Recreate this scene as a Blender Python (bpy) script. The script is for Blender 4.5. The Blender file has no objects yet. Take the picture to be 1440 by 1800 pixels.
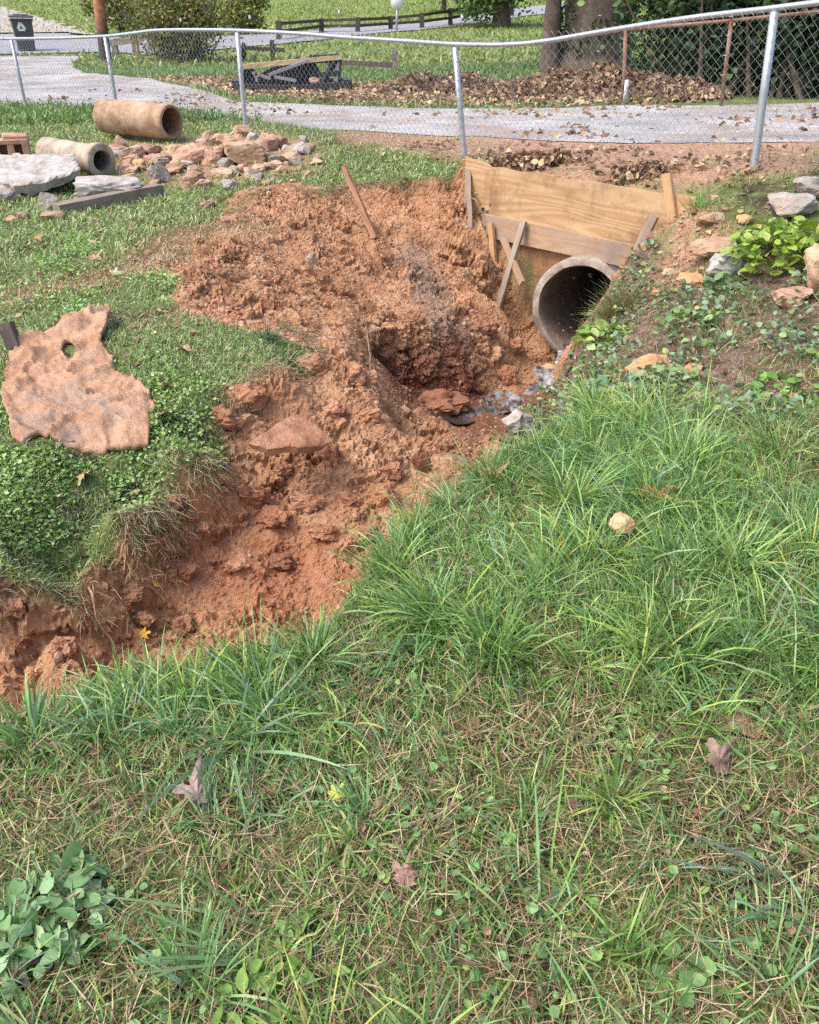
import bpy, bmesh, math, random
import numpy as np
from mathutils import Vector, Matrix
from mathutils.geometry import delaunay_2d_cdt
PI = math.pi
rng = np.random.default_rng(7)
random.seed(7)
scene = bpy.context.scene
COL = scene.collection

# ------------------------------------------------------------------ camera
CAMZ = 1.55
PITCH = math.radians(30.0)
cam_d = bpy.data.cameras.new('camera')
cam_d.sensor_fit = 'HORIZONTAL'; cam_d.sensor_width = 36.0; cam_d.lens = 36.0
cam_d.clip_start = 0.05; cam_d.clip_end = 800
cam = bpy.data.objects.new('camera', cam_d); COL.objects.link(cam)
cam.location = (0, 0, CAMZ); cam.rotation_euler = (PI/2 - PITCH, 0, 0)
scene.camera = cam

# ------------------------------------------------------------------ sky, sun, exposure
SUN_EL, SUN_AZ = math.radians(56), math.radians(-115)     # azimuth clockwise from +Y
w = bpy.data.worlds.new("World"); scene.world = w; w.use_nodes = True
nt = w.node_tree; bg = nt.nodes['Background']
sky = nt.nodes.new('ShaderNodeTexSky'); sky.sky_type = 'NISHITA'; sky.sun_disc = False
sky.sun_elevation = SUN_EL; sky.sun_rotation = SUN_AZ; sky.dust_density = 4.0; sky.air_density = 0.8; sky.ozone_density = 0.6
nt.links.new(sky.outputs[0], bg.inputs[0]); bg.inputs[1].default_value = 0.15
sl = bpy.data.lights.new('sun', 'SUN'); sl.energy = 0.9; sl.angle = math.radians(24); sl.color = (1, .955, .88)
so = bpy.data.objects.new('sun', sl); COL.objects.link(so)
sd = Vector((math.sin(SUN_AZ)*math.cos(SUN_EL), math.cos(SUN_AZ)*math.cos(SUN_EL), math.sin(SUN_EL)))
so.rotation_euler = sd.to_track_quat('Z', 'Y').to_euler(); so.location = (-8, -4, 14)
vs = scene.view_settings; vs.view_transform = 'Standard'; vs.look = 'None'; vs.gamma = 1.0; vs.use_curve_mapping = False
vs.exposure = 1.27
scene.cycles.use_denoising = False          # keep the fine grain of grass and soil

# ------------------------------------------------------------------ noise
_perm = rng.permutation(256); _perm = np.concatenate([_perm, _perm, _perm])
_grad = rng.normal(size=(256, 3)); _grad /= np.linalg.norm(_grad, axis=1)[:, None]
def noise3(p):
    p = np.asarray(p, float); i = np.floor(p).astype(int); f = p - i; u = f*f*f*(f*(f*6-15)+10)
    i &= 255; out = 0
    for dx in (0, 1):
        for dy in (0, 1):
            for dz in (0, 1):
                h = _perm[_perm[_perm[i[:, 0]+dx] + i[:, 1]+dy] + i[:, 2]+dz]
                g = _grad[h]
                d = g[:, 0]*(f[:, 0]-dx) + g[:, 1]*(f[:, 1]-dy) + g[:, 2]*(f[:, 2]-dz)
                wx = u[:, 0] if dx else 1-u[:, 0]; wy = u[:, 1] if dy else 1-u[:, 1]; wz = u[:, 2] if dz else 1-u[:, 2]
                out = out + d*wx*wy*wz
    return out*1.6
def fbm(p, octv=4, gain=.5):
    p = np.asarray(p, float); s = 0; a = 1
    for k in range(octv):
        s = s + a*noise3(p*(2.03**k) + 17.3*k); a *= gain
    return s
def fbm2(x, y, sc, octv=4, seed=0.0, gain=.5):
    return fbm(np.stack([np.asarray(x)*sc, np.asarray(y)*sc, np.full(np.shape(x), seed)], -1).reshape(-1, 3), octv, gain).reshape(np.shape(x))
def ridged(p, octv=3):
    s = 0; a = 1
    for k in range(octv):
        s = s + a*(1-2*np.abs(noise3(np.asarray(p)*(2.1**k)+9.1*k))); a *= .5
    return s
def worley(p, seed=0):
    """cell noise: distance to the nearest and second nearest seed point, and a random value per cell"""
    p = np.asarray(p, float); i = np.floor(p).astype(int); F1 = np.full(len(p), 9.); F2 = F1.copy(); R = np.zeros(len(p)); PL = np.zeros(len(p))
    for dx in (-1, 0, 1):
        for dy in (-1, 0, 1):
            for dz in (-1, 0, 1):
                c = i+np.array([dx, dy, dz]); a = (c+seed) & 255; h = _perm[_perm[_perm[a[:, 0]]+a[:, 1]]+a[:, 2]]
                q = c+.5+_grad[h]*.45; d = np.linalg.norm(p-q, axis=1); m = d < F1
                F2 = np.where(m, F1, np.minimum(F2, d)); R = np.where(m, h/255., R); PL = np.where(m, ((p-q)*_grad[(h*7+13) & 255]).sum(1), PL); F1 = np.where(m, d, F1)
    return F1, F2, R, PL
def sstep(a, b, x):
    t = np.clip((x-a)/(b-a), 0, 1); return t*t*(3-2*t)

# ------------------------------------------------------------------ photograph pixel -> ray into the place (for measuring where things stand)
F = 1440.0; SP, CP = math.sin(PITCH), math.cos(PITCH)
def ray(px, py):
    dx = (px-720)/F; dy = (900-py)/F
    return np.array([dx, dy*SP + CP, dy*CP - SP])
def at_z(px, py, z):
    r = ray(px, py); t = (z-CAMZ)/r[2]; return np.array([r[0]*t, r[1]*t, z])
def at_d(px, py, D):
    r = ray(px, py); t = D/r[1]; return np.array([r[0]*t, D, CAMZ + r[2]*t])

# ------------------------------------------------------------------ terrain: surveyed break lines -> triangulated surface -> smoothed raster
lines = []
def L(kind, *pts, step=.10):
    """a surveyed line; pts are (px,py,value); kind 'z' = height known, 'd' = distance known, 'w' = world xyz"""
    P = [at_z(*p) if kind == 'z' else at_d(*p) if kind == 'd' else np.array(p, float) for p in pts]
    out = [P[0]]
    for a, b in zip(P, P[1:]):
        n = max(1, int(np.linalg.norm((b-a)[:2])/step))
        out += [a + (b-a)*k/n for k in range(1, n+1)]
    lines.append(np.array(out)); return np.array(out)
# left lawn, from the fence to the lip of the hole
fence_d = [(-420, 195, 16.6), (0, 198, 15.9), (47, 196, 15.6), (207, 200, 13.9), (432, 224, 11.7), (620, 242, 10.6), (812, 278, 9.4)]
L('d', *fence_d, step=.3)
L('d', (-500, 340, 8.6), (0, 342, 8.6), (250, 332, 8.9), (450, 300, 9.4), (600, 290, 9.6), step=.3)
L('d', (-500, 480, 5.9), (0, 480, 5.9), (180, 470, 6.15), step=.3)
L('d', (-500, 600, 4.65), (0, 600, 4.65), (250, 600, 4.7), step=.3)
L('d', (400, 575, 5.15), (460, 600, 4.95))
L('d', (-500, 750, 3.75), (0, 750, 3.75), (250, 750, 3.8), step=.3)
L('d', (380, 690, 4.2), (430, 680, 4.3), (500, 660, 4.42))
L('d', (-500, 900, 3.15), (0, 900, 3.15), (180, 875, 3.25), step=.3)
LIP_L = L('z', (-700, 1090, -.36), (-150, 1050, -.37), (0, 1012, -.36), (95, 985, -.34), (128, 950, -.33), (190, 905, -.31), (265, 862, -.28), (300, 815, -.25), (375, 790, -.25))
# faces below the left lip
L('z', (-700, 1240, -.83), (-150, 1230, -.83), (0, 1215, -.83), (90, 1195, -.82))
L('z', (-100, 1120, -.53), (0, 1105, -.515), (85, 1085, -.485))
L('z', (133, 1060, -.67), (140, 1190, -.9))
L('z', (160, 960, -.52), (230, 915, -.48), (300, 870, -.42))
L('z', (165, 1050, -.70), (260, 1000, -.66), (330, 930, -.58), (390, 860, -.47))
L('z', (200, 1130, -.84), (300, 1070, -.83), (400, 960, -.74), (440, 900, -.64))
L('z', (380, 800, -.36), (410, 760, -.31), (430, 735, -.26))
L('z', (200, 1190, -.92), (330, 1110, -.91), (450, 1060, -.9), (560, 980, -.82), (640, 890, -.68), (700, 850, -.62))
L('z', (480, 800, -.45), (560, 790, -.47), (640, 800, -.5), (720, 830, -.58))
L('z', (500, 860, -.6), (590, 850, -.58), (650, 845, -.58))
L('z', (470, 750, -.33), (560, 745, -.35), (640, 750, -.42))
L('z', (540, 690, -.27), (600, 700, -.31))
# ridge in front of the deep hole, and the hidden drop behind it
RIDGE = L('z', (560, 600, -.20), (600, 622, -.25), (645, 650, -.30), (668, 700, -.38), (692, 750, -.45), (742, 778, -.52), (790, 790, -.62))
drop = RIDGE[4:].copy(); drop[:, 1] += .22; drop[:, 0] += .10; drop[:, 2] = np.linspace(-.62, -1.0, len(drop)); lines.append(drop)
# far wall of the hole, lip to water
LIP_B = L('z', (300, 470, .07), (330, 435, .10), (390, 400, .14), (440, 350, .22), (505, 332, .27), (560, 338, .26), (620, 326, .28), (700, 320, .32), (760, 312, .36), (800, 300, .42), (826, 288, .46))
L('z', (345, 545, -.02), (330, 495, .06), (385, 440, .15), (450, 400, .15), (500, 385, .15), (560, 375, .12), (620, 372, .09), (690, 362, .12), (770, 345, .2), (800, 340, .2))
L('z', (430, 560, -.09), (480, 500, -.02), (520, 440, .02), (600, 440, -.04), (680, 425, -.08), (745, 405, -.04), (800, 400, 0.0))
L('z', (500, 570, -.14), (560, 520, -.15), (600, 520, -.2), (680, 510, -.3), (740, 500, -.32), (790, 480, -.26), (845, 430, -.08))
L('z', (590, 585, -.24), (630, 575, -.30), (690, 572, -.38), (765, 570, -.41), (830, 555, -.45), (880, 540, -.46))
L('z', (650, 638, -.60), (700, 642, -.68), (790, 645, -.70), (880, 630, -.76), (925, 605, -.78))
L('z', (672, 706, -.95), (720, 718, -1.0), (800, 702, -.99), (850, 692, -.99), (905, 657, -.95), (945, 628, -.92))
L('z', (760, 748, -1.07), (840, 725, -1.04), (930, 690, -1.01), (1000, 650, -1.03))
# ground at the headwall: behind the boards, in front of them
PA, PB = np.array([.60, 8.48]), np.array([2.14, 6.68])           # line of the plywood
pd_ = (PB-PA)/np.linalg.norm(PB-PA); pn_ = np.array([pd_[1], -pd_[0]])
if pn_[1] > 0: pn_ = -pn_                                       # towards the camera
def PW(s, off, z): q = PA + (PB-PA)*s + pn_*off; return (q[0], q[1], z)
L('w', PW(-.02, -.07, .47), PW(.5, -.07, .46), PW(1.0, -.07, .47))
L('w', PW(-.02, .05, .14), PW(.12, .05, -.10), PW(.2, .06, -.34), PW(.3, .06, -.62), PW(.42, .06, -1.0), PW(.68, .06, -1.0), PW(.86, .06, .0), PW(.93, .06, .2), PW(1.05, .06, .42))
L('w', PW(.08, .45, -.36), PW(.22, .5, -.6), PW(.45, .5, -.98), PW(.66, .5, -1.0), PW(.88, .5, -.12), PW(1.0, .5, .18))
# right bank
L('d', (826, 280, 9.1), (900, 285, 8.75), (1000, 290, 8.25), (1100, 300, 7.6), (1200, 318, 7.0), (1325, 296, 7.0), (1440, 272, 7.2), (1900, 250, 7.5), step=.2)
L('d', (812, 272, 9.6), (1000, 262, 9.3), (1200, 258, 8.9), (1440, 248, 8.9), (1900, 240, 9), step=.3)
L('d', (1215, 360, 6.45), (1440, 350, 6.2), (1900, 340, 6), step=.2)
L('d', (1290, 400, 6.0), (1440, 410, 5.8), (1900, 410, 5.6), step=.2)
L('d', (1160, 455, 6.3), (1250, 480, 5.6), (1440, 470, 5.3), (1900, 470, 5.2), step=.2)
L('d', (1120, 510, 5.95), (1200, 560, 5.1), (1440, 560, 4.7), (1900, 560, 4.6), step=.2)
LIP_R = L('d', (1085, 500, 6.25), (1062, 545, 6.0), (1050, 590, 5.6), (1042, 640, 5.05), (1030, 690, 4.35), step=.1)
L('d', (1100, 620, 4.95), (1200, 660, 4.35), (1440, 660, 4.0), (1900, 660, 3.9), step=.2)
L('d', (1100, 740, 3.6), (1440, 760, 3.2), (1900, 760, 3.1), step=.2)
rd = LIP_R.copy(); rd[:, 0] -= .20; rd[:, 1] += .10; rd[:, 2] = np.linspace(-.96, -1.02, len(rd)); lines.append(rd)
# near bank
LIP_N = L('z', (-700, 1330, -.06), (-200, 1290, -.05), (0, 1245, -.05), (150, 1212, -.04), (300, 1170, -.03), (420, 1132, -.02), (540, 1105, 0), (600, 1040, 0), (650, 980, 0), (700, 925, 0), (760, 868, 0), (830, 818, 0), (900, 785, -.03), (960, 762, -.06), (1012, 735, -.10))
nd = LIP_N.copy()
tn = np.gradient(nd[:, :2], axis=0); tn /= np.linalg.norm(tn, axis=1)[:, None] + 1e-9
nd[:, 0] += -tn[:, 1]*.22; nd[:, 1] += tn[:, 0]*.22
nd[:, 2] = np.where(nd[:, 0] < -.3, -.88, np.interp(nd[:, 0], [-.3, .2, .75], [-.90, -.95, -.75])); lines.append(nd)
L('w', (-6, 1.2, -.02), (-1.5, 1.35, 0), (0, 1.5, 0), (1.5, 2.4, .03), (6, 2.4, .08), step=.3)
L('w', (-6, -.5, 0), (6, -.5, .0), step=.5)
L('w', (-6, .4, 0), (6, .4, .02), step=.5)
L('w', (0.6, 2.4, .01), (1.4, 3.0, .02), (6, 3.0, .1), step=.3)
# beyond the fence
for y, zs in ((12.5, (.5, .5, .54, .62, .7)), (16, (.52, .52, .56, .64, .72)), (19, (.6, .58, .6, .72, .85)), (28, (.75, .7, .72, .95, 1.2)), (38, (1.05, 1.0, .95, 1.2, 1.6)),
              (48, (1.45, 1.5, 1.6, 1.9, 2.3)), (58, (2.0, 2.1, 2.3, 2.7, 3.1)), (75, (3.3, 3.4, 3.7, 4.1, 4.6)), (110, (6.8, 7, 7.4, 8, 8.5)), (260, (22, 23, 24, 25, 26))):
    for x, z in zip((-1.0, -.45, 0, .45, 1.0), zs):
        lines.append(np.array([[x*max(y, 14), y, z]]))
for q in ((-300, -40, 0), (300, -40, 0), (-300, 0, -.3), (300, 0, .3), (-300, 60, 3), (300, 60, 4), (-300, 260, 22), (300, 260, 26), (-9, 3, -.2), (-9, 5, .03), (-9, 9, .25), (8, 3, .25), (8, 6, .7), (8, 9, .75), (-14, 1, -.3), (12, 1, .2)):
    lines.append(np.array([q], float))
CP_ = np.concatenate(lines)
# thin out coincident points
key = {}
for p in CP_:
    key.setdefault((round(p[0]/.03), round(p[1]/.03)), p)
CP_ = np.array(list(key.values()))
r = delaunay_2d_cdt([Vector(p[:2]) for p in CP_], [], [], 0, 1e-5)
TV = np.array([v[:] for v in r[0]]); TF = [f for f in r[2] if len(f) == 3]
TZ = np.array([CP_[o[0]][2] if len(o) else 0. for o in r[3]])
def tin(x, y):
    x = np.asarray(x, float).ravel(); y = np.asarray(y, float).ravel()
    z = np.zeros_like(x); order = np.argsort(x); xs = x[order]; ys = y[order]; zo = np.zeros_like(xs)
    for f in TF:
        a, b, c = TV[f[0]], TV[f[1]], TV[f[2]]
        lo = np.searchsorted(xs, min(a[0], b[0], c[0])-1e-6); hi = np.searchsorted(xs, max(a[0], b[0], c[0])+1e-6)
        if hi <= lo: continue
        X, Y = xs[lo:hi], ys[lo:hi]
        det = (b[1]-c[1])*(a[0]-c[0]) + (c[0]-b[0])*(a[1]-c[1])
        if abs(det) < 1e-12: continue
        l1 = ((b[1]-c[1])*(X-c[0]) + (c[0]-b[0])*(Y-c[1]))/det
        l2 = ((c[1]-a[1])*(X-c[0]) + (a[0]-c[0])*(Y-c[1]))/det
        l3 = 1-l1-l2
        m = (l1 >= -1e-7) & (l2 >= -1e-7) & (l3 >= -1e-7)
        zo[lo:hi][m] = (l1*TZ[f[0]] + l2*TZ[f[1]] + l3*TZ[f[2]])[m]
    z[order] = zo
    return z
def pip(poly, x, y):
    poly = np.asarray(poly)[:, :2]; x = np.asarray(x); y = np.asarray(y); c = np.zeros(x.shape, bool)
    n = len(poly)
    for i in range(n):
        x1, y1 = poly[i]; x2, y2 = poly[(i+1) % n]
        if y1 == y2: continue
        c ^= ((y1 > y) != (y2 > y)) & (x < (x2-x1)*(y-y1)/(y2-y1) + x1)
    return c
RX0, RX1, RY0, RY1, RS = -9.0, 8.0, 0.0, 17.0, .025
gx = np.arange(RX0, RX1+1e-6, RS); gy = np.arange(RY0, RY1+1e-6, RS)
GX, GY = np.meshgrid(gx, gy)
RZ = tin(GX, GY).reshape(GX.shape)
def blur(a, s):
    r_ = int(3*s)+1; k = np.exp(-.5*(np.arange(-r_, r_+1)/s)**2); k /= k.sum()
    p = np.pad(a, ((r_, r_), (0, 0)), 'edge'); a = sum(k[i]*p[i:i+a.shape[0]] for i in range(len(k)))
    p = np.pad(a, ((0, 0), (r_, r_)), 'edge'); return sum(k[i]*p[:, i:i+a.shape[1]] for i in range(len(k)))
PIT = np.concatenate([LIP_N[:, :2], LIP_R[::-1, :2], [PW(1.0, .03, 0)[:2], PW(0, .03, 0)[:2]], LIP_B[::-1, :2], [at_z(335, 540, -.02)[:2], at_z(420, 570, -.06)[:2], at_z(480, 560, -.1)[:2], at_z(545, 600, -.18)[:2], at_z(560, 650, -.24)[:2], at_z(470, 690, -.25)[:2], at_z(400, 730, -.25)[:2]], LIP_L[::-1, :2]])
pitm = pip(PIT, GX, GY).astype(float)
ns, wd, vw = blur(RZ, 1.5), blur(RZ, 9), blur(RZ, 3.5)
near_pit = np.clip(blur(pitm, 22)*7.0, 0, 1)
RZ = ns*near_pit + (1-near_pit)*wd
# the plywood step stays sharp: no smoothing across it is needed, boards cover it
PITB = blur(pitm, 1.6)
# lawn unevenness + crumbly soil
LN = (1-PITB)*(fbm2(GX, GY, 2.2, 3, 3.1)*.012 + fbm2(GX, GY, 9, 2, 8.1)*.005)*sstep(17, 13, GY)
RZ += LN
soil_amp = PITB
heap = np.zeros_like(RZ)
def bump_at(px, py, z, rx, h):
    global heap
    c = at_z(px, py, z); d = np.hypot(GX-c[0], GY-c[1])/rx; heap += h*np.exp(-d*d)
bump_at(340, 500, .05, .22, .07); bump_at(430, 450, .12, .25, .07); bump_at(520, 400, .12, .25, .05); bump_at(300, 470, .05, .12, .04); bump_at(470, 340, .27, .3, .04); bump_at(560, 470, 0, .2, .05)
bump_at(750, 680, -.75, .22, .10); bump_at(580, 930, -.7, .12, .05); bump_at(440, 1010, -.8, .12, .06)
RZ += heap
w1, w2 = fbm2(GX, GY, 2.5, 3, 21.)*.16, fbm2(GX, GY, 2.5, 3, 27.)*.16
rid = ridged(np.stack([(GX+w1)*2.6, (GY+w2)*2.6, RZ*3.5], -1).reshape(-1, 3), 2).reshape(RZ.shape)*sstep(-.5, .5, fbm2(GX, GY, 1.7, 2, 33.))
cl = fbm2(GX, GY, 4, 3, 2.2, .5)
smooth_clay = sstep(.55, .15, np.hypot((GX+.75)/1.5, (GY-3.5)/.75))
RZ += soil_amp*(rid*.022 + cl*.030)*(1-.25*smooth_clay)
# the bed of the stream in front of the culvert mouth
MC = at_d(1018, 545, 7.17)
MA = np.array([.54, .84]); ua = (GX-MC[0])*MA[0] + (GY-MC[1])*MA[1]; la = (GX-MC[0])*-MA[1] + (GY-MC[1])*MA[0]
RZ = np.where((ua > -.65) & (ua < .10), RZ*(1-sstep(.38, .31, np.abs(la+.03))*sstep(-.5, -.25, ua)) + np.minimum(RZ, -1.03)*sstep(.38, .31, np.abs(la+.03))*sstep(-.5, -.25, ua), RZ)
def bil(A, x, y):
    x = np.asarray(x, float); y = np.asarray(y, float)
    u = np.clip((x-RX0)/RS, 0, A.shape[1]-1.001); v = np.clip((y-RY0)/RS, 0, A.shape[0]-1.001)
    i = u.astype(int); j = v.astype(int); fu = u-i; fv = v-j
    return A[j, i]*(1-fu)*(1-fv) + A[j, i+1]*fu*(1-fv) + A[j+1, i]*(1-fu)*fv + A[j+1, i+1]*fu*fv
def H(x, y):
    x = np.atleast_1d(np.asarray(x, float)); y = np.atleast_1d(np.asarray(y, float))
    e = np.minimum.reduce([x-RX0, RX1-x, y-RY0, RY1-y])
    k = sstep(0, 1.0, e)
    z = bil(RZ, x, y)
    m = k < 1
    if m.any():
        zt = tin(x[m], y[m]); z[m] = z[m]*k[m] + zt*(1-k[m])
    return z
def h1(x, y): return float(H([x], [y])[0])
def hit(px, py, tmax=300):
    r = ray(px, py); t = np.concatenate([np.linspace(1, 20, 1500), np.geomspace(20.05, tmax, 1500)])
    P = r[None]*t[:, None]; P[:, 2] += CAMZ
    d = P[:, 2]-H(P[:, 0], P[:, 1]); k = np.argmax(d < 0)
    if d[k] >= 0: k = len(t)-1
    a, b = (d[k-1], d[k]) if k else (1, 0); f = a/(a-b+1e-12) if k else 0
    q = P[k-1]*(1-f) + P[k]*f if k else P[0]
    return np.array([q[0], q[1], h1(q[0], q[1])])
def hits(*pp): return np.array([hit(*p) for p in pp])

# ------------------------------------------------------------------ mesh and object helpers
def fast_mesh(name, V, quads=None, tris=None, smooth=False, col=None, colname='tint'):
    me = bpy.data.meshes.new(name); V = np.asarray(V, np.float32)
    nq = 0 if quads is None else len(quads); ntri = 0 if tris is None else len(tris)
    me.vertices.add(len(V)); me.vertices.foreach_set('co', V.ravel())
    li = np.concatenate(([np.asarray(quads).ravel()] if nq else []) + ([np.asarray(tris).ravel()] if ntri else [])).astype(np.int32)
    me.loops.add(len(li)); me.loops.foreach_set('vertex_index', li)
    st = np.concatenate([np.arange(nq)*4, nq*4 + np.arange(ntri)*3]).astype(np.int32)
    me.polygons.add(nq+ntri); me.polygons.foreach_set('loop_start', st)
    me.polygons.foreach_set('use_smooth', np.full(nq+ntri, smooth))
    if col is not None:
        a = me.attributes.new(colname, 'FLOAT_COLOR', 'POINT')
        c = np.ones((len(V), 4), np.float32); c[:, :3] = col; a.data.foreach_set('color', c.ravel())
    me.update(calc_edges=True); me.validate(); return me
def tag(o, label=None, cat=None, group=None, kind=None):
    for k, v in (('label', label), ('category', cat), ('group', group), ('kind', kind)):
        if v: o[k] = v
    return o
def link(name, me, mat=None, parent=None, loc=None):
    o = bpy.data.objects.new(name, me); COL.objects.link(o)
    if mat is not None: me.materials.append(mat)
    if parent is not None: o.parent = parent
    if loc is not None: o.location = loc
    return o
def obj(name, V, Fc, mat, parent=None, smooth=False, base=None):
    """one mesh object from world-space vertices; a child is stored relative to its parent"""
    V = np.asarray(V, float)
    if parent is not None: off = np.array(parent.location)
    elif base is not None: off = np.asarray(base, float)
    else: off = np.array([V[:, 0].mean(), V[:, 1].mean(), V[:, 2].min()])
    me = bpy.data.meshes.new(name); me.from_pydata((V-off).tolist(), [], [tuple(int(i) for i in f) for f in Fc])
    if smooth: me.polygons.foreach_set('use_smooth', [True]*len(me.polygons))
    me.update(); o = link(name, me, mat, parent)
    if parent is None: o.location = off
    return o
def thing(name, label, cat, loc, group=None):
    o = bpy.data.objects.new(name, None); COL.objects.link(o); o.location = [float(c) for c in loc]; o.empty_display_size = .1
    return tag(o, label, cat, group)
def join(*parts):
    V, Fc, n = [], [], 0
    for v, f in parts:
        V.append(np.asarray(v, float)); Fc += [tuple(i+n for i in g) for g in f]; n += len(v)
    return np.concatenate(V), Fc
def box(c, s, R=None, bev=.004):
    """bevelled box, centre c, full size s, R a 3x3 rotation"""
    bm = bmesh.new(); bmesh.ops.create_cube(bm, size=1.0)
    for v in bm.verts: v.co = Vector((v.co.x*s[0], v.co.y*s[1], v.co.z*s[2]))
    if bev: bmesh.ops.bevel(bm, geom=bm.edges[:], offset=min(bev, min(s)*.4), segments=1, affect='EDGES')
    V = np.array([v.co[:] for v in bm.verts]); Fc = [[v.index for v in f.verts] for f in bm.faces]; bm.free()
    if R is not None: V = V @ np.asarray(R).T
    return V + np.asarray(c), Fc
def frame(d, up=(0, 0, 1)):
    """rotation whose x axis runs along d"""
    d = np.asarray(d, float); d = d/np.linalg.norm(d); up = np.asarray(up, float)
    y = np.cross(up, d)
    if np.linalg.norm(y) < 1e-6: y = np.array([0, 1., 0])
    y /= np.linalg.norm(y); z = np.cross(d, y); return np.stack([d, y, z], 1)
def bar(a, b, wdt, thk, up=(0, 0, 1), bev=.003):
    a, b = np.asarray(a, float), np.asarray(b, float); R = frame(b-a, up)
    return box((a+b)/2, (np.linalg.norm(b-a), wdt, thk), R, bev)
def warp(P, amp, sc, seed=0):
    P = np.asarray(P, float); q = P*sc+seed
    return P + amp*np.stack([noise3(q), noise3(q+31.7), noise3(q+67.1)], 1)
def plank(a, b, wdt, thk, up=(0, 0, 1), amp=.004, seed=0, n=14, taper=1.0):
    """a board with slightly bowed, uneven edges"""
    a, b = np.asarray(a, float), np.asarray(b, float); R = frame(b-a, up); Ln = np.linalg.norm(b-a)
    ring = np.array([(-1, -1), (-.0, -1), (1, -1), (1, 1), (0, 1), (-1, 1)])*.5
    V = []; Fc = []
    for k in range(n+1):
        s = k/n; ww = wdt*(1+(taper-1)*s)
        for u, v in ring: V.append(((s-.5)*Ln, u*ww, v*thk))
    m = len(ring)
    for k in range(n):
        for j in range(m): Fc.append((k*m+j, (k+1)*m+j, (k+1)*m+(j+1) % m, k*m+(j+1) % m))
    Fc.append(tuple(range(m))); Fc.append(tuple(n*m+j for j in range(m))[::-1])
    V = np.array(V); V = warp(V, amp, 7, seed) + np.array([0, 0, 0]); V = V @ R.T + (a+b)/2
    return V, [tuple(reversed(f)) for f in Fc]
def tube(pts, rad, n=8, caps=True):
    pts = np.asarray(pts, float); m = len(pts); rad = np.broadcast_to(np.asarray(rad, float), (m,))
    T = np.gradient(pts, axis=0); T /= np.linalg.norm(T, axis=1)[:, None]+1e-12
    ref = np.array([0, 0, 1.]) if abs(T[0][2]) < .9 else np.array([1., 0, 0])
    V = []; A = None
    for k in range(m):
        A = ref - T[k]*ref.dot(T[k]) if A is None else A - T[k]*A.dot(T[k])
        A = A/np.linalg.norm(A); B = np.cross(T[k], A)
        for j in range(n):
            an = 2*PI*j/n; V.append(pts[k] + rad[k]*(A*math.cos(an) + B*math.sin(an)))
    Fc = [(k*n+j, k*n+(j+1) % n, (k+1)*n+(j+1) % n, (k+1)*n+j) for k in range(m-1) for j in range(n)]
    if caps: Fc += [tuple(range(n))[::-1], tuple((m-1)*n+j for j in range(n))]
    return np.array(V), Fc
def lathe(prof, c, axis=(0, 0, 1), n=24, close=False):
    """prof: list of (radius, height along axis); close joins the last ring to the first"""
    R = frame(axis); V = []; m = len(prof)
    for rr, hh in prof:
        for j in range(n):
            an = 2*PI*j/n; V.append(R @ np.array([hh, rr*math.cos(an), rr*math.sin(an)]))
    Fc = [(k*n+j, k*n+(j+1) % n, ((k+1) % m)*n+(j+1) % n, ((k+1) % m)*n+j) for k in range(m if close else m-1) for j in range(n)]
    return np.array(V)+np.asarray(c), Fc
_ico = {}
def ico(sub):
    if sub not in _ico:
        bm = bmesh.new(); bmesh.ops.create_icosphere(bm, subdivisions=sub, radius=1.0)
        _ico[sub] = (np.array([v.co[:] for v in bm.verts]), np.array([[v.index for v in f.verts] for f in bm.faces])); bm.free()
    return _ico[sub]
def rock(size, seed, rough=.22, cuts=7, sub=4, blocky=.35, fine=.05):
    """an angular stone: sphere squared off, cut by random planes, roughened"""
    rg = np.random.default_rng(seed); V, Fc = ico(sub); V = V.copy()
    k = np.max(np.abs(V), axis=1)[:, None]; V = V*(1-blocky) + blocky*V/k*.82
    for _ in range(cuts):
        n = rg.normal(size=3); n /= np.linalg.norm(n); d = rg.uniform(.55, .9)
        e = V @ n - d; V = V - np.where(e > 0, e, 0)[:, None]*n*.92
    q = V*1.6 + rg.uniform(0, 90, 3)
    V = V*(1 + rough*fbm(q, 2)[:, None]) ; V = V*(1 + fine*fbm(q*4, 3, .6)[:, None])
    V = V*np.asarray(size)*.5/np.max(np.abs(V), axis=0)
    return V, Fc
def rotz(a): c, s = math.cos(a), math.sin(a); return np.array([[c, -s, 0], [s, c, 0], [0, 0, 1.]])
def rotx(a): c, s = math.cos(a), math.sin(a); return np.array([[1., 0, 0], [0, c, -s], [0, s, c]])
def roty(a): c, s = math.cos(a), math.sin(a); return np.array([[c, 0, s], [0, 1., 0], [-s, 0, c]])

# ------------------------------------------------------------------ materials
def mat(name): 
    m = bpy.data.materials.new(name); m.use_nodes = True; t = m.node_tree
    return m, t, t.nodes['Principled BSDF']
def N(t, typ, **kw):
    n = t.nodes.new(typ)
    for k, v in kw.items(): setattr(n, k, v)
    return n
def noise_node(t, co, scale, detail=6, rough=.6, dist=0):
    n = N(t, 'ShaderNodeTexNoise'); n.inputs['Scale'].default_value = scale; n.inputs['Detail'].default_value = detail
    n.inputs['Roughness'].default_value = rough; n.inputs['Distortion'].default_value = dist
    if co is not None: t.links.new(co, n.inputs['Vector'])
    return n.outputs[0]
def ramp(t, fac, stops):
    n = N(t, 'ShaderNodeValToRGB'); e = n.color_ramp.elements
    while len(e) < len(stops): e.new(.5)
    for el, (p, c) in zip(e, stops):
        el.position = p; el.color = (*c, 1) if not isinstance(c, (int, float)) else (c, c, c, 1)
    t.links.new(fac, n.inputs[0]); return n.outputs[0]
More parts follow.
